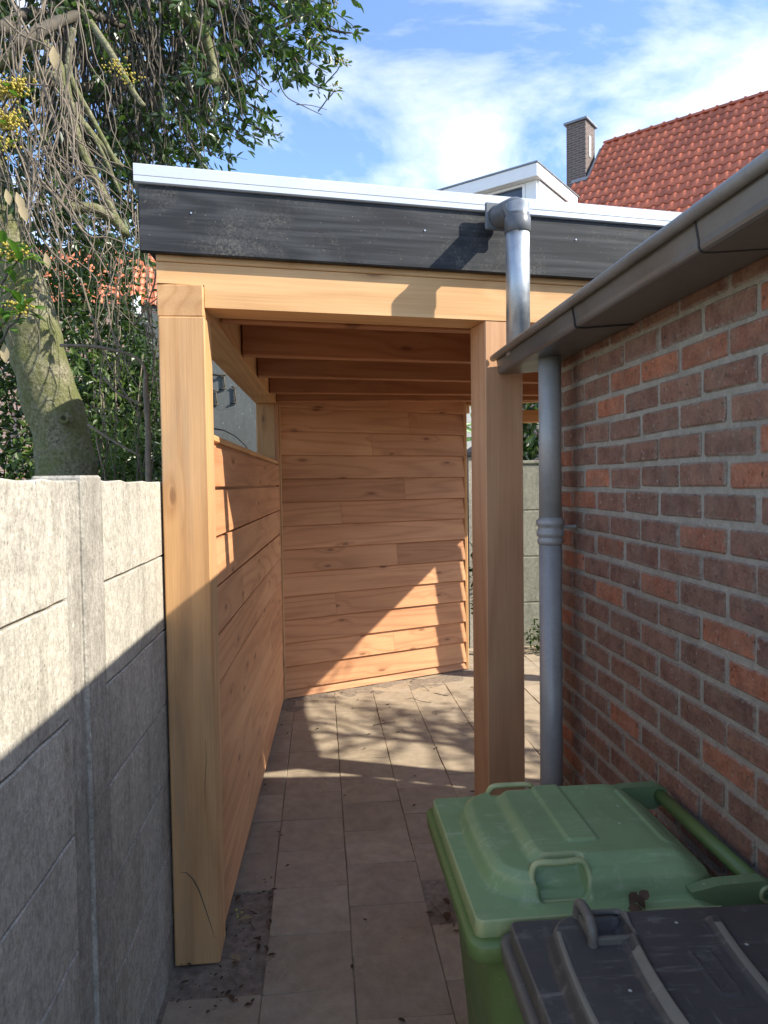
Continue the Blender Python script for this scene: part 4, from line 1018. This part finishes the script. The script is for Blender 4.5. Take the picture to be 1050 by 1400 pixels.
# tree on the sunny side: its twigs throw the broken shade on the floor and plank wall
gt = thing('garden_tree', 'slender garden tree behind the brick outbuilding throwing twig shadows', 'tree', (6.3, 2.2, 0)); tk = MB(); bl = MB(); lf = MB()
tk.tube(wiggle((6.3, 2.2, 0), (6.2, 2.25, 4.9), 8, .03), taper(8, .07, .025), 10); put(tk, 'trunk', BARK_D, gt, True)
for k in range(34):
    a = Vector((6.22, 2.22, rnd.uniform(3.4, 4.8))); b = a+Vector((rnd.uniform(-.7, .7), rnd.choice((-1, 1))*rnd.uniform(.4, 1.3), rnd.uniform(-.1, .4))); P = wiggle(a, b, 7, .15); bl.tube(P, taper(7, .02, .005), 6)
    for j in range(26):
        p = P[rnd.randint(2, 7)]+rv()*.07; leaf(lf, p, rv(), rv(), rnd.uniform(.05, .09), .035)
put(bl, 'branch', BARK_D, gt, True); stuff(put(lf, 'crown', LEAF_G, gt))

# ------------------------------------------------------------------ litter
ll = MB()
for k in range(300):
    z = rnd.random()
    if z < .4: x, y = rnd.uniform(-.5, -.2), rnd.uniform(2.2, 2.95)
    elif z < .5: x, y = rnd.uniform(.4, .68), rnd.uniform(2.47, 2.75)
    elif z < .75: x, y = rnd.uniform(-.25, 1.2), rnd.uniform(4.6, 5.9)
    else: x, y = rnd.uniform(-.4, .8), rnd.uniform(2.0, 5.2)
    if y > 5.4+.43*(x+.3): continue
    zz = .008 if z > .5 else .010; a = rnd.uniform(0, 6.28); s = .004+.02*rnd.random()**2.2
    leaf(ll, Vector((x, y, zz)), Vector((math.cos(a), math.sin(a), rnd.uniform(0, .3))), Vector((0, 0, 1)), s*1.6, s*.7)
stuff(tag(ll.build('leaf_litter', LEAF_BRN), 'crumbs of dead leaf scattered over the paving', 'leaf litter'))
for i, (x, y, L, a) in enumerate([(-.26, 2.34, .10, .9), (-.30, 2.31, .08, 2.1), (-.27, 2.60, .12, 1.9), (-.33, 2.72, .09, .4), (.44, 2.60, .1, 2.0), (.95, 5.35, .30, 2.2), (.8, 5.2, .22, 2.7), (.33, 4.75, .16, .3), (1.02, 4.7, .12, 2.9)]):
    mb = MB(); p = Vector((x, y, .012)); mb.tube(wiggle(p, p+Vector((math.cos(a)*L, math.sin(a)*L, .006)), 6, .15), taper(6, .0028, .0014), 6)
    tag(mb.build('fallen_twig', TWIG if i < 5 else BARK_D, None, True), ['pale twig lying in front of the corner post by the tile edge', 'short pale twig crossing another in front of the corner post', 'longest pale twig on the soil beside the plank wall foot', 'pale twig half under the bottom cladding board', 'dry twig in the gap of a missing paving tile', 'long dark crooked twig near the open end of the back plank wall', 'dark twig lying beside the long crooked one', 'dark twig in the middle of the sunlit paving', 'short dark twig on the paving behind the second post'][i], 'twig')
for i, (x, y, L, a) in enumerate([(-.335, 2.655, .055, .2), (-.30, 2.42, .05, 2.4), (-.36, 2.78, .04, 1.2), (.44, 2.56, .06, 1.3), (.47, 2.66, .05, 1.9)]):
    mb = MB(); bigleaf(mb, Vector((x, y, .016)), Vector((math.cos(a), math.sin(a), .12)), Vector((0, 0, 1)), L, L*.5)
    tag(mb.build('dead_leaf', LEAF_DEAD if i < 2 else LEAF_BRN, None, True), ['pale dry leaf on the soil next to the yellow green flower', 'pale dry leaf on the soil beside the corner post foot', 'small brown leaf on the soil under the cladding', 'larger brown leaf in the gap of a missing tile', 'smaller brown leaf in the gap of a missing tile'][i], 'leaf')
mb = MB(); c = Vector((.545, 1.172, .907))
for k in range(4): bigleaf(mb, c+Vector((rnd.uniform(-.02, .02), rnd.uniform(-.008, .008), rnd.uniform(-.006, .004))), Vector((rnd.uniform(-1, 1), rnd.uniform(-.3, .3), rnd.uniform(.1, .8))), Vector((0, -.5, 1)), .027, .018)
tag(mb.build('dead_leaf', LEAF_BRN, None, True), 'crumpled brown leaf caught between the two bin lids', 'leaf')
mb = MB()
for k in range(5): q = Vector((-.335+rnd.gauss(0, .012), 2.685+rnd.gauss(0, .012), .022)); mb.lathe(q, [(.001, -.004), (.004, -.002), (.004, .002), (.001, .004)], 6)
tag(mb.build('fallen_flower', plain('lime_flower', (.4, .42, .06), .6), None, True), 'tiny yellow green flower head on the soil beside the post', 'flower')

# ------------------------------------------------------------------ back garden
bf = thing('concrete_fence', 'mossy concrete fence closing the garden behind the shelter', 'fence', (2.8, 6.95, 0))
for i, x in enumerate((1.50, 3.4, 5.3)):
    mb = MB(); mb.bbox((x-.06, 6.88, -.02), (x+.06, 7.0, 1.90), .01); put(mb, 'concrete_post', CONC_B if i else CONC, bf)
    mb = MB(); mb.add([(x-.085, 6.855, 1.902), (x+.085, 6.855, 1.902), (x+.085, 7.025, 1.902), (x-.085, 7.025, 1.902), (x-.085, 6.855, 1.935), (x+.085, 6.855, 1.935), (x+.085, 7.025, 1.935), (x-.085, 7.025, 1.935), (x, 6.94, 2.0)], [(3, 2, 1, 0), (0, 1, 5, 4), (1, 2, 6, 5), (2, 3, 7, 6), (3, 0, 4, 7), (4, 5, 8), (5, 6, 8), (6, 7, 8), (7, 4, 8)]); put(mb, 'post_cap', FASCIA, bf)
for x0, x1 in ((-.7, 1.43), (1.57, 3.33), (3.47, 5.23)):
    for k in range(4):
        mb = MB(); mb.bbox((x0, 6.915, .46*k-.02), (x1, 6.965, .46*(k+1)-.026), .008); put(mb, 'concrete_panel', CONC_B, bf)
    mb = MB(); mb.bbox((x0, 6.90, 1.818), (x1, 6.98, 1.85), .006); put(mb, 'coping', CONC_B, bf)
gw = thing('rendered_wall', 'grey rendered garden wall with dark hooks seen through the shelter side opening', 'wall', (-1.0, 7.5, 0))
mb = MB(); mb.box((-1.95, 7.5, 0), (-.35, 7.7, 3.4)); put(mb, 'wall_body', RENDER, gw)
for px_, y0, y1 in ((306, 513, 530), (295, 535, 552), (321, 530, 549)):
    a = at(px_, y0, 7.485); b = at(px_+1, y1, 7.485); mb = MB(); mb.tube([a, a.lerp(b, .5), b], .008, 6); mb.tube([a+Vector((-.03, 0, .01)), a+Vector((.02, 0, 0))], .007, 6); mb.tube([b+Vector((-.05, 0, -.02)), b+Vector((.02, 0, .0))], .008, 6); put(mb, 'hook', BARK_D, gw, True)
mb = MB(); mb.tube([at(290, 512, 7.48), at(300, 513, 7.47), at(311, 511, 7.48)], .01, 6); put(mb, 'hook', BARK_D, gw, True)
mb = MB(); mb.tube([at(292, 586, 7.4), at(306, 588, 7.4), at(322, 596, 7.4), at(336, 609, 7.4), at(348, 630, 7.4)], .008, 6); put(mb, 'cable', RUBBER, gw, True)
pw = thing('rendered_wall', 'pale beige rendered wall rising beyond the far fence', 'wall', (1.8, 9.3, 0))
mb = MB(); mb.box((1.2, 9.3, 0), (2.35, 9.5, 4.2)); put(mb, 'wall_body', PALEWALL, pw)
mb = MB(); mb.box((1.15, 9.25, 4.2), (2.4, 9.55, 4.27)); put(mb, 'coping', LEAD, pw)

# ------------------------------------------------------------------ houses behind
def tilemesh(mat):
    mb = MB(); w_, l_ = .212, .39; n = 6
    for (s, dz) in ((0, .034), (l_, .0)):
        for i in range(n+1):
            t = i/n; z = .030*math.cos(t*math.pi*2)*.5+.030*.5*(1 if t < .5 else .6) ; mb.v.append((t*w_, -s, z+dz-(.03 if s == 0 else .0)))
    mb.v = []
    prof = [(0, .012), (.03, .034), (.06, .042), (.09, .032), (.125, .006), (.17, .0), (.213, .012)]
    for s, dz in ((0, 0), (l_, .028)):
        mb.v += [(x, -s, z+dz) for x, z in prof]
    mb.v += [(x, -l_, z+.028-.016) for x, z in prof]
    n = len(prof)
    for i in range(n-1): mb.f.append((i, n+i, n+i+1, i+1)); mb.f.append((n+i, 2*n+i, 2*n+i+1, n+i+1))
    return mb
def roof_house(name, label, P, rdir, slope, nc, nr, chimney, vis, tmat, smat, cw=.212, rl=.365):
    "P: upper left end of the ridge; rdir: horizontal ridge direction; roof falls to its right-hand side"
    rdir = Vector(rdir).normalized(); down = Vector((rdir.y, -rdir.x, 0)); t = thing(name, label, 'house', (P[0], P[1], 0)); P = Vector(P)
    sv = down*math.cos(slope)-Vector((0, 0, math.sin(slope))); nv_ = rdir.cross(-sv).normalized()
    if nv_.z < 0: nv_ = -nv_
    M = Matrix(((rdir.x, -sv.x, nv_.x, P.x), (rdir.y, -sv.y, nv_.y, P.y), (rdir.z, -sv.z, nv_.z, P.z), (0, 0, 0, 1)))
    Lr = nc*cw; Ls = nr*rl; half = Ls*math.cos(slope); drop = Ls*math.sin(slope)
    # gabled body
    mb = MB(); a = P; b = P+rdir*Lr; f = down*(half-.12); zE = P.z-drop+.05
    q = [a+f, b+f, b-f, a-f]
    vs_ = [Vector((p_.x, p_.y, 0)) for p_ in q]+[Vector((p_.x, p_.y, zE)) for p_ in q]+[a-Vector((0, 0, .12)), b-Vector((0, 0, .12))]
    mb.add(vs_, [(0, 1, 5, 4), (2, 3, 7, 6), (1, 2, 6, 9, 5), (3, 0, 4, 8, 7), (4, 5, 9, 8), (6, 7, 8, 9)]); put(mb, 'wall', FARB, t)
    roof = bpy.data.objects.new('roof', None); col.objects.link(roof); roof.parent = t; roof.matrix_local = inv_of(t) @ M; WM[roof.name] = M
    base = MB(); base.box((-.05, -Ls, -.09), (Lr+.05, 0, -.012)); base.build('roof_deck', BITUMEN, roof, False, M)
    bk = MB(); vv = [P, P+rdir*Lr, P+rdir*Lr-down*half*1.02-Vector((0, 0, drop*1.02)), P-down*half*1.02-Vector((0, 0, drop*1.02))]; bk.add(vv, [(0, 1, 2, 3)]); bk.build('rear_slope', smat, roof, False, Matrix.Identity(4))
    tm = tilemesh(tmat); me = tm.mesh('roof_tile', tmat, True); rest = MB(); cnt = 0
    for r in range(nr):
        for c in range(nc):
            T = Matrix.Translation((c*cw+rnd.uniform(-.003, .003), -r*rl+rnd.uniform(-.004, .004), rnd.uniform(0, .004)))
            if vis(c, r) and cnt < 290: link('roof_tile', me, roof, M @ T); cnt += 1
            else: rest.add([T @ Vector(v) for v in tm.v], tm.f)
    if rest.v: stuff(rest.build('roof_tiles', smat, roof, True, M))
    nrid = int(Lr/.33)
    rm = MB(); k = 7
    for yy, rr in ((0, .10), (.29, .105), (.30, .125), (.345, .125)):
        for i in range(k): a_ = math.pi*i/(k-1); rm.v.append((yy, math.cos(a_)*rr, math.sin(a_)*rr-.045))
    for j in range(3):
        for i in range(k-1): rm.f.append((j*k+i, j*k+i+1, (j+1)*k+i+1, (j+1)*k+i))
    rme = rm.mesh('ridge_tile', tmat, True)
    MR = Matrix(((rdir.x, down.x, 0, P.x), (rdir.y, down.y, 0, P.y), (0, 0, 1, P.z), (0, 0, 0, 1)))
    for i in range(nrid): link('ridge_tile', rme, roof, MR @ Matrix.Translation((i*.33, 0, .02)))
    # verge board on the left gable
    return t, roof, M, MR
Pr = EYE + (fw*FPX + rt*(826-525) - upv*(197-700)); d_ = Pr-EYE; Pr = EYE+d_*((11.1-1.65)/d_.z)
d2 = fw*FPX + rt*(1050-525) - upv*(128-700); Pq = EYE+d2*((11.1-1.65)/d2.z)
rd = Vector((Pq.x-Pr.x, Pq.y-Pr.y, 0)).normalized()
t, roof, M, MR = roof_house('tiled_house', 'house with steep red pantile roof and brick chimney beyond the shelter', Pr, rd, R(49), 32, 18, True, lambda c, r: r < 12 and c < 26, PAN, PAN_S)
# tiles left of the chimney line: the roof carries on below it
wing = MB(); tm = tilemesh(PAN)
for r in range(5, 18):
    for c in (-1, -2): 
        T = Matrix.Translation((c*.212, -r*.365, 0)); wing.add([T @ Vector(v) for v in tm.v], tm.f)
stuff(wing.build('verge_tiles', PAN_S, roof, True, M))
wb = MB(); wb.box((-.47, -6.5, -.09), (-.052, -1.75, -.012)); wb.build('verge_deck', BITUMEN, roof, False, M)
down = Vector((rd.y, -rd.x, 0))
ch = bpy.data.objects.new('chimney', None); col.objects.link(ch); ch.parent = roof; cc = Pr - rd*.30 + down*.62
MC = Matrix(((rd.x, down.x, 0, cc.x), (rd.y, down.y, 0, cc.y), (0, 0, 1, 0), (0, 0, 0, 1))); ch.matrix_local = inv_of(roof) @ MC; WM[ch.name] = MC
def chp(name, a, b, mat): mb = MB(); mb.bbox(a, b, .01); o = mb.build(name, mat, roof, False, MC); return o
bpy.data.objects.remove(ch)
zc = Pr.z
chp('chimney', (-.42, -.34, zc-2.6), (.14, .32, zc+.37), CHIM); chp('chimney_cap', (-.48, -.40, zc+.372), (.20, .38, zc+.44), LEAD)
mb = MB(); mb.lathe((-.08, -.05, zc+.44), [(.08, 0), (.07, .1), (.075, .11), (.06, .12)], 14); mb.build('chimney_pot', LEAD, roof, True, MC)
F2 = Matrix.Translation((0, 0, .05)); fl = MB(); fl.box((-.06, -1.72, -.01), (.10, -.25, .03)); fl.build('flashing', LEAD, roof, False, M); fl = MB(); fl.box((-.47, -1.86, -.01), (-.0, -1.70, .05)); fl.build('flashing', LEAD, roof, False, M)
fl = MB(); fl.bbox((.145, .0, zc-.55), (.165, .10, zc+.02), .005); fl.build('plaster_patch', WHITE, roof, False, MC)
# white dormer house
def far(px, py, z):
    d = fw*FPX + rt*(px-525) - upv*(py-700); return EYE+d*((z-1.65)/d.z)
zd = 8.4; K = far(733, 222, zd); Lf = far(612, 257.5, zd); Rf = far(775, 262, zd)
fx = Vector((Lf.x-K.x, Lf.y-K.y, 0)).normalized(); sx_ = Vector((-fx.y, fx.x, 0)); sx_ = sx_ if sx_.y > 0 else -sx_
dh = thing('dormer_house', 'house with a white flat roofed dormer showing above the shelter roof', 'house', (K.x, K.y, 0))
MD = Matrix(((fx.x, sx_.x, 0, K.x), (fx.y, sx_.y, 0, K.y), (0, 0, 1, 0), (0, 0, 0, 1)))
def dpart(name, a, b, mat, par=None, c=.008): mb = MB(); mb.bbox(a, b, c); return mb.build(name, mat, par or dh, False, MD)
dpart('wall', (-.8, .35, 0), (5.6, 6, 5.4), FARB)
mb = MB(); mb.add([(-.85, .1, 5.3), (5.7, .1, 5.3), (5.7, 3.2, 9.0), (-.85, 3.2, 9.0), (-.85, 6.3, 5.3), (5.7, 6.3, 5.3)], [(0, 1, 2, 3), (3, 2, 5, 4), (0, 3, 4), (1, 5, 2)]); 
mb.v = [(x, y+1.2, z-1.9) for x, y, z in mb.v]; mb.build('roof', PAN_S, dh, False, MD)
dpart('dormer_roof', (-.06, -.06, zd-.02), (3.6, 2.4, zd+.02), LEAD); dpart('dormer_fascia', (-.04, -.04, zd-.29), (3.58, .0, zd-.022), WHITE)
dpart('dormer_fascia', (-.04, .002, zd-.29), (0, 2.3, zd-.022), WHITE); dpart('dormer_soffit', (.0, .002, zd-.285), (3.55, .26, zd-.265), WHITE); dpart('dormer_cheek', (.02, .2, 6.0), (.12, 2.2, zd-.292), WHITE)
dpart('dormer_post', (.06, .15, 6.2), (.32, .25, zd-.292), WHITE)
x = .33
for k in range(3):
    f_ = bpy.data.objects.new('window', None); col.objects.link(f_); f_.parent = dh; f_.matrix_local = inv_of(dh) @ MD @ Matrix.Translation((x, .2, 6.9)); WM[f_.name] = MD @ Matrix.Translation((x, .2, 6.9))
    top = zd-.295
    dpart('frame', (x, .16, 6.9), (x+.07, .24, top), WHITE, f_, .004); dpart('frame', (x+.83, .16, 6.9), (x+.90, .24, top), WHITE, f_, .004); dpart('frame', (x+.07, .16, top-.05), (x+.83, .24, top), WHITE, f_, .004); dpart('frame', (x+.07, .16, 6.9), (x+.83, .24, 6.98), WHITE, f_, .004)
    dpart('pane', (x+.07, .205, 6.98), (x+.83, .215, top-.05), GLASS, f_, .002); x += .905
# orange roofed house behind the tree
P3 = Vector((-11.5, 22.5, 8.9))
t3, roof3, M3, _ = roof_house('tiled_house', 'house with bright orange roof glimpsed through the tangled twigs', P3, (1, .12, 0), R(45), 46, 8, False, lambda c, r: False, PAN_O, PAN_O)
wn_ = MB(); a = at(186, 425, 19.4); 
wn_.bbox((a.x-.12, a.y-.05, a.z-.75), (a.x+.12, a.y+.05, a.z+.4), .02); put(wn_, 'window_frame', WHITE, t3)
# distant hedge line closes the horizon
dhg = MB()
for k in range(80):
    a = 2*math.pi*k/80; r = 60
    dhg.v += [(r*math.cos(a), r*math.sin(a), -.5), (r*math.cos(a), r*math.sin(a), 2.6+1.2*noise.noise((k*.6, 0, 0)))]
for k in range(80): a = 2*k; b = 2*((k+1) % 80); dhg.f.append((a, b, b+1, a+1))
struct(dhg.build('hills', HILL, None, True))
